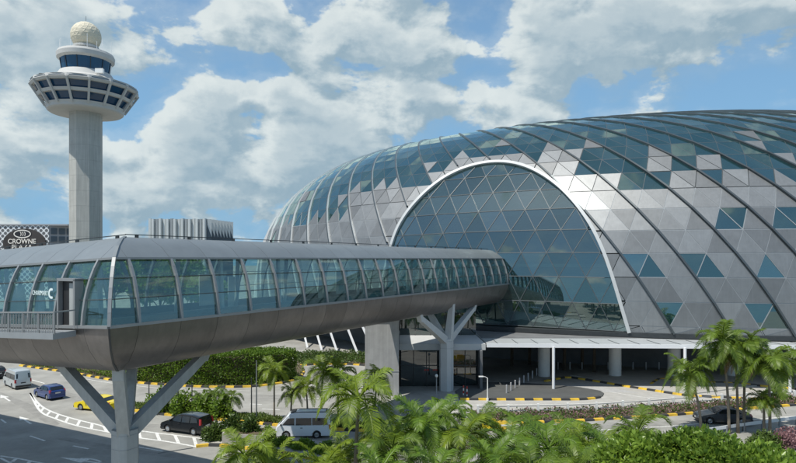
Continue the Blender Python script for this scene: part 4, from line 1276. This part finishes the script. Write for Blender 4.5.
# ------------------------------------------------------------------ vehicles
def arch_pts_(cx, r, zb, n=7):
    a0 = math.asin(min(max((zb - .33) / r, -1), 1))
    return [(cx + r * math.cos(a), .33 + r * math.sin(a)) for a in np.linspace(a0, math.pi - a0, n)]
CARS = {
 'sedan': dict(top=[(2.28, .35), (2.32, .58), (2.2, .74), (1.75, .86), (1.0, 1.0), (.25, 1.40), (-.15, 1.47), (-.75, 1.46), (-1.15, 1.36), (-1.75, 1.08), (-2.2, 1.03), (-2.34, .9), (-2.36, .55), (-2.28, .35)],
   wx=(1.38, -1.38), W=.90, roof=1.47, belt=.98, shield=((.95, 1.03), (.28, 1.39)), rear=((-1.22, 1.34), (-1.70, 1.10)),
   win=[[(.72, 1.02), (.22, 1.36), (-.32, 1.39), (-.32, 1.02)], [(-.40, 1.02), (-.40, 1.39), (-.95, 1.36), (-1.38, 1.06), (-1.30, 1.02)]]),
 'hatch': dict(top=[(1.95, .35), (2.0, .6), (1.85, .78), (1.4, .92), (.85, 1.04), (.2, 1.44), (-.2, 1.52), (-1.1, 1.50), (-1.55, 1.42), (-1.9, 1.05), (-2.0, .95), (-2.04, .55), (-1.95, .35)],
   wx=(1.25, -1.25), W=.86, roof=1.52, belt=.98, shield=((.80, 1.07), (.24, 1.42)), rear=((-1.58, 1.40), (-1.86, 1.08)),
   win=[[(.55, 1.04), (.15, 1.40), (-.35, 1.44), (-.35, 1.04)], [(-.43, 1.04), (-.43, 1.44), (-1.0, 1.42), (-1.35, 1.30), (-1.45, 1.06)]]),
 'mpv': dict(top=[(2.2, .35), (2.25, .62), (2.1, .82), (1.6, 1.0), (1.2, 1.12), (.45, 1.60), (.0, 1.70), (-1.3, 1.68), (-1.95, 1.58), (-2.15, 1.12), (-2.22, .95), (-2.25, .5), (-2.18, .35)],
   wx=(1.42, -1.42), W=.90, roof=1.70, belt=1.02, shield=((1.15, 1.15), (.50, 1.57)), rear=((-1.98, 1.54), (-2.13, 1.14)),
   win=[[(.95, 1.10), (.40, 1.54), (-.10, 1.58), (-.10, 1.06)], [(-.18, 1.06), (-.18, 1.58), (-1.0, 1.57), (-1.0, 1.08)], [(-1.08, 1.08), (-1.08, 1.57), (-1.70, 1.52), (-1.88, 1.14)]]),
 'van': dict(top=[(2.25, .35), (2.32, .62), (2.28, .95), (2.05, 1.18), (1.38, 1.88), (1.1, 2.08), (.6, 2.20), (-1.9, 2.20), (-2.2, 2.12), (-2.33, 1.25), (-2.36, .95), (-2.38, .45), (-2.3, .35)],
   wx=(1.42, -1.18), W=.89, roof=2.2, belt=1.10, shield=((2.0, 1.23), (1.42, 1.84)), rear=((-2.235, 1.85), (-2.315, 1.30)),
   win=[[(1.75, 1.20), (1.25, 1.74), (.72, 1.76), (.72, 1.16)], [(.60, 1.16), (.60, 1.76), (-.72, 1.76), (-.72, 1.16)], [(-.80, 1.16), (-.80, 1.76), (-2.02, 1.74), (-2.12, 1.18)]]),
}
wheel_tyre = None
def car(style, name, px, py, heading, paint, label, loc=None, taxi=False, roofm=None):
    S = CARS[style]; W_ = S['W']
    p = ground(px, py) if loc is None else Vector(loc)
    t = thing(name, tuple(p), label, 'van' if style == 'van' else 'car', rz=math.atan2(heading[1], heading[0]))
    zb = .24
    front_x, rear_x = S['wx']
    bot = [(S['top'][-1][0], zb)] + [q for q in reversed(arch_pts_(rear_x, .39, zb))] + [q for q in reversed(arch_pts_(front_x, .39, zb))] + [(S['top'][0][0], zb)]
    prof = S['top'] + bot
    def hw(z):
        if z < .5: return W_ * (.955 + .09 * z)
        if z < S['belt']: return W_
        return W_ - (W_ * (.21 if style != 'van' else .12)) * ((z - S['belt']) / (S['roof'] - S['belt'])) ** 1.15
    n = len(prof)
    cx = 0; cz = .8
    rings = []
    for k, (fy, sc) in enumerate(((-1, .965), (-.93, 1.0), (-.55, 1.012), (.55, 1.012), (.93, 1.0), (1, .965))):
        ring = []
        for x, z in prof:
            zz = cz + (z - cz) * (sc if z > cz else 1)
            # bulge the nose and tail in plan
            ring.append((x * (sc if abs(x) > 1.9 else 1), fy * hw(z), zz))
        rings.append(ring)
    m = MB(); vs = [v for r_ in rings for v in r_]; fs = []
    for k in range(5):
        for i in range(n): j = (i + 1) % n; fs.append((k * n + i, k * n + j, (k + 1) * n + j, (k + 1) * n + i))
    fs.append(tuple(range(n))); fs.append(tuple(5 * n + i for i in reversed(range(n))))
    m.add(vs, fs)
    body = build(m, 'body', MATS[paint], t, local=True, auto=32)
    for sd in (-1, 1):
        for wq in S['win']:
            P = [Vector((x, sd * (hw(z) + .006), z)) for x, z in wq]
            nn = Vector((0, sd, 0))
            build(MB().slab([q + nn * .006 for q in P], nn, .02), 'side_window', MATS['car_glass'], t, local=True)
        hd = build(MB().box((.02, sd * (W_ - .005) - .02, .90), (.22, sd * (W_ + .025) + .0, .94)) if sd > 0 else MB().box((.02, -(W_ + .025), .90), (.22, -(W_ - .02), .94)), 'door_handle', MATS['trim_black' if paint != 'paint_silver' else 'rim'], t, local=True)
        mx = S['shield'][0][0] - .15
        build(MB().bar((mx, sd * (W_ + .02), S['belt'] + .10), (mx - .02, sd * (W_ + .22), S['belt'] + .14), .10, .17), 'mirror', MATS[paint if style != 'van' else 'trim_black'], t, local=True)
        fx = S['top'][1][0]
        build(MB().add([(fx + .0, sd * W_ * .93, .60), (fx + .01, sd * W_ * .5, .62), (fx - .08, sd * W_ * .5, .78), (fx - .25, sd * W_ * 1.003, .80), (fx - .22, sd * W_ * 1.003, .62)], [(0, 1, 2, 3, 4)]), 'headlight', MATS['lamp_clear'], t, local=True)
        rx = S['top'][-2][0]
        z0, z1 = (.8, 1.05) if style == 'sedan' else (.95, 1.45) if style == 'mpv' else (.85, 1.15) if style == 'hatch' else (.80, 1.20)
        def xr(z):
            zs = [q[1] for q in S['top'][-2:-5:-1]]; xs = [q[0] for q in S['top'][-2:-5:-1]]
            return float(np.interp(z, zs, xs))
        build(MB().add([(xr(z0) - .012, sd * hw(z0) * .99, z0), (xr(z0) - .012, sd * hw(z0) * .76, z0), (xr(z1) - .012, sd * hw(z1) * .80, z1), (xr(z1) - .012, sd * hw(z1) * .99, z1),
                        (xr(z1) + .14, sd * (hw(z1) + .012), z1), (xr(z0) + .12, sd * (hw(z0) + .012), z0)], [(0, 1, 2, 3), (0, 3, 4, 5)]), 'taillight', MATS['lamp_red'], t, local=True)
        for wx in S['wx']:
            w = build(MB().lathe([(.20, -.09), (.30, -.10), (.325, -.06), (.325, .06), (.30, .10), (.20, .10)], 20, cap=False), 'wheel', MATS['tyre'], t, local=True, auto=40)
            w.location = (wx, sd * (W_ - .12), .325); w.rotation_euler = (R(90), 0, 0)
            rm = build(MB().lathe([(.20, .02), (.21, .085), (.17, .07), (.05, .095), (.0, .1)], 16).lathe([(.20, -.02), (.21, -.085), (.17, -.07), (.05, -.095), (.0, -.1)], 16), 'rim', MATS['rim'], w, local=True)
    for nm, (a, b), off in (('windscreen', S['shield'], 1), ('rear_window', S['rear'], -1)):
        (xa, za), (xb, zb_) = a, b
        d = Vector((xb - xa, 0, zb_ - za)); nn = Vector((-d.z, 0, d.x)).normalized()
        if nn.x * off < 0: nn = -nn
        P = [Vector((xa, -hw(za) * .86, za)), Vector((xa, hw(za) * .86, za)), Vector((xb, hw(zb_) * .84, zb_)), Vector((xb, -hw(zb_) * .84, zb_))]
        build(MB().slab([q + nn * .03 for q in P], nn, .06), nm, MATS['car_glass'], t, local=True)
    rx = S['top'][-2][0]; fx = S['top'][1][0]
    build(MB().box((rx - .05, -W_ * .92, .28), (rx + .1, W_ * .92, .50)), 'rear_bumper', MATS['trim_black' if style == 'van' or paint == 'paint_black' else paint], t, local=True)
    build(MB().box((fx - .1, -W_ * .9, .26), (fx + .035, W_ * .9, .46)), 'front_bumper', MATS['trim_black'], t, local=True)
    zp = .72 if style != 'van' else .72
    build(MB().box((rx - .035, -.26, zp), (rx + .02, .26, zp + .12)), 'number_plate', MATS['trim_black' if style == 'van' else 'plate'], t, local=True)
    build(MB().box((fx, -.26, .40), (fx + .05, .26, .52)), 'number_plate', MATS['plate'], t, local=True)
    if taxi:
        build(MB().add([(-.12, -.35, 1.46), (.12, -.35, 1.46), (.12, .35, 1.46), (-.12, .35, 1.46), (-.06, -.3, 1.62), (.06, -.3, 1.62), (.06, .3, 1.62), (-.06, .3, 1.62)], [(0,3,2,1),(4,5,6,7),(0,1,5,4),(1,2,6,5),(2,3,7,6),(3,0,4,7)]), 'roof_sign', MATS['paint_white'], t, local=True)
    if roofm:
        build(MB().add([(1.1, -.66, 2.17), (1.1, .66, 2.17), (.6, .74, 2.215), (.6, -.74, 2.215), (-2.0, .74, 2.215), (-2.0, -.74, 2.215)], [(0, 1, 2, 3), (3, 2, 4, 5)]), 'roof_skin', MATS[roofm], t, local=True)
    return t
car('van', 'van', 17, 386.5, (-.74, .67), 'paint_silver', 'silver high roof van seen from behind at left')
car('hatch', 'hatchback_car', 49.5, 397.5, (-.80, .60), 'paint_blue', 'small dark blue hatchback driving behind the silver van')
car('sedan', 'taxi', 98, 409.5, (-.955, .30), 'paint_yellow', 'bright yellow taxi partly hidden behind the pier arm', taxi=True)
car('mpv', 'people_carrier', 187, 431.5, (-.93, .37), 'paint_black', 'black people carrier with red tail lights beside the planted strip')
car('van', 'van', 304, 436, (-.995, -.04), 'paint_white', 'white van with dark roof partly hidden by the big palm', roofm='trim_black')
car('sedan', 'saloon_car', 722, 422.5, (-.97, .12), 'paint_charcoal', 'dark blue grey saloon car behind the tall palms at right')
car('hatch', 'hatchback_car', -4.5, 377.5, (-.72, .70), 'trim_black', 'dark car cut off by the left edge of the picture')

# ------------------------------------------------------------------ plants
rng = np.random.default_rng(11)
def frond_mesh(name, L, arch, droop, material, npair=34, seed=0, wid=.055, lf=.34):
    """a feather leaf: arching rachis with two rows of hanging leaflets; x outwards, z up"""
    rg = np.random.default_rng(seed)
    m = MB()
    def pt(t): return Vector((L * (t - .12 * t * t - .10 * t ** 3), 0, L * (arch * t - droop * t * t)))
    pts = [pt(t) for t in np.linspace(0, 1, 9)]
    m.tube(pts, [.045 * (1 - .85 * i / 8) * max(L / 2.6, .5) for i in range(9)], 4, caps=False)
    for i in range(npair):
        t = .14 + .86 * (i + .5) / npair
        p = pt(t); tan = (pt(min(t + .02, 1.02)) - pt(t - .02)).normalized()
        side = Vector((0, 1, 0)); upn = tan.cross(side).normalized()
        if upn.z < 0: upn = -upn
        l = L * lf * (math.sin(math.pi * min(t ** .8 * .93 + .04, 1)) * .9 + .18) * rg.uniform(.88, 1.08)
        for s in (-1, 1):
            fw = .45 + .5 * t
            d = (side * s + tan * fw + upn * rg.uniform(.05, .35)).normalized()
            a = p; b = p + d * (l * .5); dd = (d + Vector((0, 0, -rg.uniform(.35, .75)))).normalized()
            c = b + dd * (l * .5)
            wv = tan * wid * .5 * (L / 2.6)
            k = len(m.v)
            m.v.extend([tuple(a - wv * .5), tuple(a + wv * .5), tuple(b - wv), tuple(b + wv), tuple(c)])
            m.f.extend([(k, k + 1, k + 3, k + 2), (k + 2, k + 3, k + 4)])
    return m.mesh(name, MATS[material])
FR = {}
for key, mt in (('a', 'palm_leaf'), ('m', 'palm_leaf_mid'), ('d', 'palm_leaf_dark'), ('b', 'palm_dry')):
    FR[key] = [frond_mesh('frond', 1.0, ar, dr, mt, 36, seed=k + 3, wid=.078) for k, (ar, dr) in enumerate(((1.15, 1.05), (.75, 1.0), (.35, .95), (1.5, .8), (.05, .75), (.95, 1.5)))]
def palm(x, y, ztop, L, key, label, nf=13, lean=(0, 0), base=0.0, group=None, trunk_r=.11, cat='palm', dry=0):
    t = thing('palm_tree', (x, y, base), label, cat, group)
    h = ztop - base
    pts = []; N = 9
    lx, ly = lean
    for i in range(N):
        f = i / (N - 1); pts.append((lx * f * f, ly * f * f, h * f))
    radii = [trunk_r * (1.45 - .65 * (i / (N - 1)) ** .5) for i in range(N)]
    build(MB().tube(pts, radii, 8), 'trunk', MATS['trunk'], t, local=True, smooth=True)
    build(MB().tube([Vector(pts[-1]) - Vector((0, 0, L * .22)), Vector(pts[-1]) - Vector((0, 0, L * .05)), Vector(pts[-1]) + Vector((0, 0, L * .10))], [trunk_r * .8, trunk_r * .95, trunk_r * .35], 8), 'crownshaft', MATS['crownshaft'], t, local=True, smooth=True)
    r0 = random.uniform(0, 6.28)
    for i in range(nf):
        young = i / nf
        a = r0 + i * 2.399 + random.uniform(-.2, .2)
        # the oldest leaves hang, the youngest stand upright
        k = 4 if young < .18 else 2 if young < .4 else random.choice((1, 5)) if young < .65 else 0 if young < .85 else 3
        s = L * random.uniform(.86, 1.1) * (.8 if k == 3 else 1)
        o = obj_from(FR[key][k], 'frond', t, Vector(pts[-1]) + Vector((0, 0, L * .05)), (random.uniform(-.25, .25), random.uniform(-.12, .12), a), (s, s, s))
    if dry:
        for q in range(dry):
            obj_from(FR['b'][4], 'dry_frond', t, Vector(pts[-1]) - Vector((0, 0, L * .05)), (random.uniform(-.3, .3), random.uniform(.5, .9), random.uniform(0, 6.28)), (L * .75,) * 3)
    return t
def ztop_at(py, Y): return HC + (YH - py) * Y / FPX
NEAR = [(354, 402, 33, 2.55, 'big palm with arching fronds in front of the white van'), (243, 457, 30, 1.9, 'low palm at the bottom beside the near traffic island'),
        (424, 428, 35, 2.3, 'foreground palm below the pale grey concrete block'), (398, 452, 31, 1.9, 'low foreground palm right of the big palm'),
        (462, 440, 34, 2.2, 'foreground palm below the pale bridge pier'), (505, 446, 36, 2.2, 'foreground palm below the white lamp post'),
        (544, 450, 33, 2.2, 'foreground palm below the dark forecourt apron'), (588, 446, 36, 2.3, 'foreground palm left of the bright broadleaf tree'),
        (632, 436, 37, 2.2, 'foreground palm with an upright frond beside the flower bed fence'), (448, 418, 42, 2.0, 'palm standing just behind the foreground row by the pier'),
        (318, 470, 30, 1.9, 'palm at the bottom edge below the white van'), (490, 466, 29, 1.9, 'palm at the bottom edge in the middle of the row'),
        (572, 470, 29, 1.8, 'palm at the bottom edge left of the broadleaf tree'), (382, 476, 28, 1.7, 'palm at the bottom edge under the big palm'), (436, 474, 29, 1.8, 'palm at the bottom edge below the entrance hall'),
        (270, 466, 31, 1.7, 'palm at the bottom edge right of the near traffic island'), (410, 436, 38, 1.9, 'palm tucked behind the foreground row below the concrete block'), (482, 424, 41, 1.9, 'palm tucked behind the foreground row by the yellow barriers'), (524, 432, 40, 1.9, 'palm tucked behind the foreground row below the apron kerb'),
        (566, 438, 39, 1.9, 'palm tucked behind the foreground row below the flower bed'), (610, 456, 31, 1.8, 'low palm just left of the broadleaf trees'), (530, 472, 28, 1.8, 'palm at the bottom edge right of the middle of the row'), (345, 462, 34, 1.7, 'low palm right below the trunk of the big palm'), (372, 440, 37, 1.8, 'palm close right of the trunk of the big palm')]
for px, py, Y, L, lb in NEAR:
    X = (px - 398) * Y / FPX
    palm(X, Y, ztop_at(py, Y), L * 1.2, 'amd'[(int(px) * 7) % 3] if px != 352 else 'a', lb, nf=random.randint(13, 18), lean=(random.uniform(-.3, .3), random.uniform(-.2, .2)), group='palms in the foreground planting', dry=random.randint(0, 2))
MID = [(212, 417.5, 396, 1.6, 'leafy young palm behind the black people carrier'), (196, 416, 402, 1.5, 'short bushy palm left of the young palm in the strip'), (168, 414, 398, 1.4, 'small palm beside the bridge pier in the strip'),
       (227, 419.5, 399, 1.5, 'small palm right of the young palm in the strip'), (272, 424, 372, 1.9, 'slender single palm before the end of the hedge'), (306, 424, 389, 1.9, 'palm behind the nose of the white van'),
       (320, 424, 372, 2.3, 'tall palm behind the roof of the white van'), (289, 423, 394, 1.5, 'low palm between the slender palm and the white van'), (337, 424, 375, 2.2, 'palm left of the big foreground palm behind the van'), (375, 412, 378, 1.8, 'palm before the pale grey concrete block')]
for px, by, ty, L, lb in MID:
    g0 = ground(px, by)
    palm(g0.x, g0.y + 1.0, ztop_at(ty, g0.y + 1), L * 1.1, 'a' if px > 260 else 'd', lb, nf=15, lean=(random.uniform(-.2, .2), 0), base=.1, group='palms in the planted strip', trunk_r=.08)
RIGHT = [(701, 433, 374, 2.1, (-1.0, 0), 'palm leaning left at the left of the right-hand clump'), (729, 434, 344, 2.4, (-.6, 0), 'tallest slender palm of the right-hand clump'), (738, 433, 352, 2.2, (-.3, 0), 'slender palm close right of the tallest palm'),
         (744, 431, 350, 2.3, (.1, 0), 'straight palm in the middle of the right-hand clump'), (770, 438, 366, 2.5, (-.1, 0), 'thick trunked palm at the right of the clump'), (764, 437, 402, 1.4, (.0, 0), 'short palm at the foot of the thick trunked palm'), (800, 432, 362, 2.3, (.2, 0), 'palm cut off by the right edge of the picture')]
for px, by, ty, L, ln, lb in RIGHT:
    g0 = ground(px, by)
    palm(g0.x, g0.y, ztop_at(ty, g0.y), L * 1.3, 'd', lb, nf=19, lean=ln, group='palms on the right', trunk_r=.11, dry=random.randint(0, 2))

def leaves(n, sampler, size, seed, jitter=1.0, bend=.3):
    """n folded leaf blades; sampler gives points and outward directions"""
    rg = np.random.default_rng(seed)
    P, Nn = sampler(n, rg)
    D = rg.normal(size=(n, 3)) * jitter + Nn * .9; D /= np.linalg.norm(D, axis=1)[:, None]
    U = rg.normal(size=(n, 3)); X = np.cross(D, U); X /= np.linalg.norm(X, axis=1)[:, None]
    Z = np.cross(X, D)
    s = size * rg.uniform(.7, 1.25, size=(n, 1))
    w = s * .30
    a = P; t = P + D * s + Z * s * -bend
    l = P + D * s * .5 + X * w; r = P + D * s * .5 - X * w
    V = np.stack([a, l, t, r], 1).reshape(-1, 3)
    Fc = np.arange(n)[:, None] * 4
    F3 = np.concatenate([Fc + np.array([[0, 1, 2]]), Fc + np.array([[0, 2, 3]])], 1).reshape(-1, 3)
    return V, F3
def leaf_object(name, V, F3, material, parent=None, off=None):
    if off is not None: V = V - np.array(off)
    me = bpy.data.meshes.new(name)
    me.vertices.add(len(V)); me.vertices.foreach_set('co', V.astype(np.float32).ravel())
    nf = len(F3)
    me.loops.add(nf * 3); me.loops.foreach_set('vertex_index', F3.astype(np.int32).ravel())
    me.polygons.add(nf); me.polygons.foreach_set('loop_start', np.arange(0, nf * 3, 3, dtype=np.int32)); me.polygons.foreach_set('loop_total', np.full(nf, 3, dtype=np.int32))
    me.materials.append(MATS[material]); me.update(); me.validate()
    o = bpy.data.objects.new(name, me); link(o)
    if parent is not None: o.parent = parent
    return o
# clipped hedge: a lumpy band of leaves along a line, over a dark core
def hedge(name, line_, depth, h, n, size, material, label, z0=.13, cat='hedge', lump=.25, group=None):
    Q = resample(line_, .5); o0 = Q[0]
    t = thing(name, tuple(o0), label, cat, group)
    A = np.array([(q.x - o0.x, q.y - o0.y) for q in Q]); L = .5 * (len(Q) - 1)
    Tn = np.gradient(A, axis=0); Tn /= np.linalg.norm(Tn, axis=1)[:, None]
    B = np.stack([-Tn[:, 1], Tn[:, 0]], 1); B *= np.sign(B[:, 1:2]); si = np.arange(len(Q)) * .5
    def ip(u, M): return np.stack([np.interp(u, si, M[:, 0]), np.interp(u, si, M[:, 1])], 1)
    def smp(n, rg):
        u = rg.uniform(0, L, n); face = rg.uniform(0, 1, n)
        c = np.cumsum(np.array([L * h, L * depth, depth * h * 2])); c = c / c[-1]
        lumpy = lump * (np.sin(u * 1.3) * .4 + np.sin(u * 3.1 + 1) * .35 + np.sin(u * .5) * .5)
        fr_ = face < c[0]; en = face >= c[1]
        v = rg.uniform(0, 1, n); w = rg.uniform(0, 1, n) ** 2 * .45
        uu = np.where(en, np.where(rg.uniform(0, 1, n) < .5, w, L - w), u)
        vv = np.where(fr_, w + .15 * np.sin(v * 9 + u), v * depth)
        zz = np.where(fr_, v * h, np.where(~en, h - w, rg.uniform(0, 1, n) * h)) + lumpy * np.where(fr_, v, 1)
        b = ip(uu, B); tn = ip(uu, Tn)
        pos = np.column_stack([ip(uu, A) + b * vv[:, None], zz + z0])
        nr = np.zeros((n, 3)); nr[:, 2] = 1
        nr[fr_] = np.column_stack([-b[fr_], np.full(fr_.sum(), .3)])
        sg = np.where(uu < L / 2, -1, 1)[:, None]; nr[en] = np.column_stack([tn[en] * sg[en], np.zeros(en.sum())])
        return pos, nr
    V, F3 = leaves(n, smp, size, len(label))
    leaf_object('foliage', V, F3, material, t)
    k = range(1, len(Q) - 1)
    poly = [A[i] + B[i] * .4 for i in k] + [A[i] + B[i] * (depth - .2) for i in reversed(k)]
    build(MB().prism(poly, 0, max(h - .45, .2)), 'twig_core', MATS['bark'], t, local=True)
    return t
hl = [p + Vector((0, .55, 0)) for p in curve(poly_from([(124, 381.7), (150, 384), (180, 386), (205, 387), (240, 387), (268, 385), (286, 382), (297, 379)]))]
hedge('clipped_hedge', hl, 5.0, 3.75, 30000, .25, 'hedge_leaf', 'tall clipped green hedge on the far traffic island')
hedge('clipped_hedge', [p + Vector((0, .6, 0)) for p in curve(poly_from([(20, 366), (58, 371.3), (81, 375), (108, 379.5), (121, 381.3)]))], 3.0, .9, 5000, .22, 'hedge_leaf', 'lower green hedge at left beyond the bridge pier')
# ground-cover on the islands
def cover(name, P, n, size, material, label, hmax, z0=.13, kind='stuff', cat='ground cover'):
    pts = [(p.x, p.y) for p in P]
    xs = [p[0] for p in pts]; ys = [p[1] for p in pts]
    arr = np.array(pts)
    def inside(x, y):
        c = np.zeros(len(x), bool)
        for i in range(len(arr)):
            x1, y1 = arr[i]; x2, y2 = arr[i - 1]
            k = ((y1 > y) != (y2 > y)) & (x < (x2 - x1) * (y - y1) / (y2 - y1 + 1e-12) + x1); c ^= k
        return c
    def smp(n, rg):
        X = []; Y = []
        while len(X) < n:
            x = rg.uniform(min(xs), max(xs), n); y = rg.uniform(min(ys), max(ys), n); k = inside(x, y)
            cl = np.sin(x * 1.7) * np.sin(y * 2.3 + x) + rg.normal(size=n) * .5
            k &= cl > -.55
            X += list(x[k]); Y += list(y[k])
        X = np.array(X[:n]); Y = np.array(Y[:n])
        hh = hmax * (.45 + .55 * (.5 + .5 * np.sin(X * 1.9 + Y))) * rg.uniform(.15, 1, n)
        return np.stack([X, Y, z0 + hh], 1), np.tile([0, 0, 1.0], (n, 1))
    V, F3 = leaves(n, smp, size, len(label) + n)
    o = leaf_object(name, V, F3, material)
    tag(o, label, cat, kind=kind)
    return o
strip = [p + Vector((.05, .25, 0)) for p in k2c] + [p + Vector((.2, 2.1, 0)) for p in reversed(k2c)]
cover('strip_ground_cover', strip, 9000, .22, 'grass', 'low green ground cover in the planted strip', .35)
bed = [p + Vector((0, .3, 0)) for p in r3c] + [p - Vector((0, .1, 0)) for p in reversed(R3b)]
cover('pink_ground_cover', bed, 4500, .18, 'flower', 'dusty pink flowering plants in the bed behind the kerb', .55)
cover('bed_ground_cover', bed, 5000, .22, 'shrub_leaf', 'green leaves among the pink flowers in the bed', .5)
cover('verge_ground_cover', [p + Vector((0, .3, 0)) for p in curve(LF, 3)] + poly_from([(398, 359), (365, 355), (320, 354), (292, 355)]), 7000, .3, 'shrub_leaf', 'reddish green low shrubs beneath the white struts', .7)
cover('island_ground_cover', isl, 7000, .25, 'grass', 'grassy edge of the hedge island', .3)
# shrubs
def shrub(px, py, r, h, n, size, material, label, Y=None, z0=.13, cat='shrub', group=None, stems=True):
    g0 = ground(px, py) if Y is None else Vector(((px - 398) * Y / FPX, Y, 0))
    t = thing('shrub', (g0.x, g0.y, z0), label, cat, group)
    def smp(n, rg):
        a = rg.normal(size=(n, 3)); a /= np.linalg.norm(a, axis=1)[:, None]; a[:, 2] = np.abs(a[:, 2])
        rad = rg.uniform(.55, 1.0, (n, 1)) * (1 + .22 * np.sin(a[:, :1] * 5 + a[:, 1:2] * 4))
        return a * rad * np.array([r, r * .8, h]), a
    V, F3 = leaves(n, smp, size, int(px) + n)
    leaf_object('foliage', V, F3, material, t)
    m = MB()
    for k in range(5):
        a = k * 1.26; m.tube([(0, 0, 0), (r * .3 * math.cos(a), r * .3 * math.sin(a), h * .4), (r * .55 * math.cos(a), r * .5 * math.sin(a), h * .7)], [.05, .035, .015], 5)
    build(m, 'stems', MATS['bark'], t, local=True)
    return t
shrub(214, 441, .9, 1.2, 1500, .24, 'shrub_leaf', 'green shrub at the left end of the pale planter')
shrub(232, 441, .9, 1.5, 1500, .24, 'shrub_leaf', 'green shrub in the left half of the pale planter', z0=.6)
shrub(250, 442.5, .9, 1.5, 1500, .24, 'shrub_leaf', 'green shrub in the right half of the pale planter', z0=.6)
shrub(266, 442, .9, 1.0, 1800, .22, 'hedge_leaf', 'dark green shrub before the nose of the white van')
shrub(283, 446, .9, .5, 1200, .22, 'hedge_leaf', 'low dark shrub below the front wheel of the white van')
shrub(304, 449, 1.1, .5, 1500, .22, 'hedge_leaf', 'low dark shrub below the door of the white van')
shrub(328, 453, 1.2, .6, 1800, .22, 'hedge_leaf', 'low dark shrub below the rear wheel of the white van')
for px_, py_, lb_ in ((158, 413, 'leafy shrub in the planted strip right beside the bridge pier'), (183, 415, 'leafy shrub in the planted strip above the nose of the black car'), (204, 417, 'leafy shrub in the planted strip behind the roof of the black car'), (222, 418.5, 'leafy shrub in the planted strip behind the tail of the black car')):
    shrub(px_, py_, 1.1, 2.1, 700, .34, 'hedge_leaf', lb_, group='shrubs in the planted strip')
shrub(789, 447, 1.3, 1.3, 2000, .20, 'flower', 'pink flowering shrub at the right edge')
shrub(765, 447, 1.3, 1.0, 1800, .22, 'shrub_leaf', 'dark shrub left of the pink flowering shrub')
shrub(775, 401, 1.4, 1.3, 1500, .24, 'shrub_leaf', 'rounded green shrub in the bed behind the palms at right')
# broadleaf trees in front, seen from above
def tree(x, y, ztop, r, label, n=9000, size=.26, group=None, material='bush_leaf', lobes=9, depth=None, cat='tree'):
    t = thing('broadleaf_tree', (x, y, 0), label, cat, group)
    rg = np.random.default_rng(int(abs(x * 100)) + n)
    dep = depth or r * .8
    cz = ztop - dep
    lob = []
    for k in range(lobes):
        a = k * 2.399; q = math.sqrt((k + .3) / lobes) * .72
        lob.append((q * r * math.cos(a), q * r * math.sin(a), cz + dep * (.55 * (1 - q * q) + rg.uniform(-.12, .12)), r * rg.uniform(.34, .48)))
    m = MB(); m.tube([(0, 0, 0), (.1, .05, cz * .5), (0, 0, cz)], [.24, .19, .14], 8)
    build(m, 'trunk', MATS['bark'], t, local=True, smooth=True)
    for lx, ly, lz, lr in lob:
        build(MB().tube([(0, 0, cz * .75), (lx * .5, ly * .5, (cz * .75 + lz) / 2), (lx, ly, lz)], [.09, .06, .02], 5), 'limb', MATS['bark'], t, local=True)
    def smp(n, rg):
        w = np.array([l[3] ** 2 for l in lob]); ix = rg.choice(len(lob), n, p=w / w.sum())
        c = np.array([l[:3] for l in lob])[ix]; rr = np.array([l[3] for l in lob])[ix][:, None]
        a = rg.normal(size=(n, 3)); a /= np.linalg.norm(a, axis=1)[:, None]
        f = rg.uniform(.35, 1.05, (n, 1)) ** .5
        nr = a + np.array([0, 0, .35])
        return c + a * rr * f * np.array([1, 1, .85]), nr
    V, F3 = leaves(n, smp, size, int(abs(y * 10)) + n, .55, .25)
    leaf_object('crown', V, F3, material, t)
    return t
TREES = [(655, 434, 25, 1.8, 'bright green broadleaf tree at the bottom, left of three'), (716, 430, 24, 2.0, 'bright green broadleaf tree at the bottom, middle of three'), (780, 447, 23, 1.9, 'bright green broadleaf tree in the bottom right corner')]
for px, py, Y, r, lb in TREES:
    tree((px - 398) * Y / FPX, Y + r * .6, ztop_at(py, Y + r * .6), r, lb, 6500, .25, 'broadleaf trees at the bottom right', lobes=11, depth=1.7)
# trees standing well behind the bridge, seen through its windows
for k, (x, y, h, r) in enumerate(((-42, 106, 13, 5), (-53, 112, 15, 5.5), (-66, 120, 16, 6), (-86, 124, 16, 6), (-100, 134, 15.5, 6), (-118, 142, 17, 6.5), (-46, 128, 15.5, 5.5), (-58, 140, 17, 6), (-34, 108, 12.5, 4.5))):
    tree(x, y, h, r, 'rounded green tree seen through the bridge windows', 3000, .9, 'trees beyond the bridge', 'hedge_leaf', 8, 4)
# indoor planting behind the front of the dome
for k, (s, t_, dep) in enumerate(((4, -9, 2.6), (8, -9, 3.2), (11.5, -9.5, 2.6), (15.5, -9.5, 2.4), (6, -8, 5), (13.5, -8.5, 5))):
    c = gpt(s, -11.8) - GN * dep
    tree(c.x, c.y, DZ + 4.6 + (k % 3) * .9, 1.7, 'leafy indoor tree dimly seen behind the arched glass front', 900, .5, 'indoor trees behind the arched glass', 'hedge_leaf', 6, 2.2)
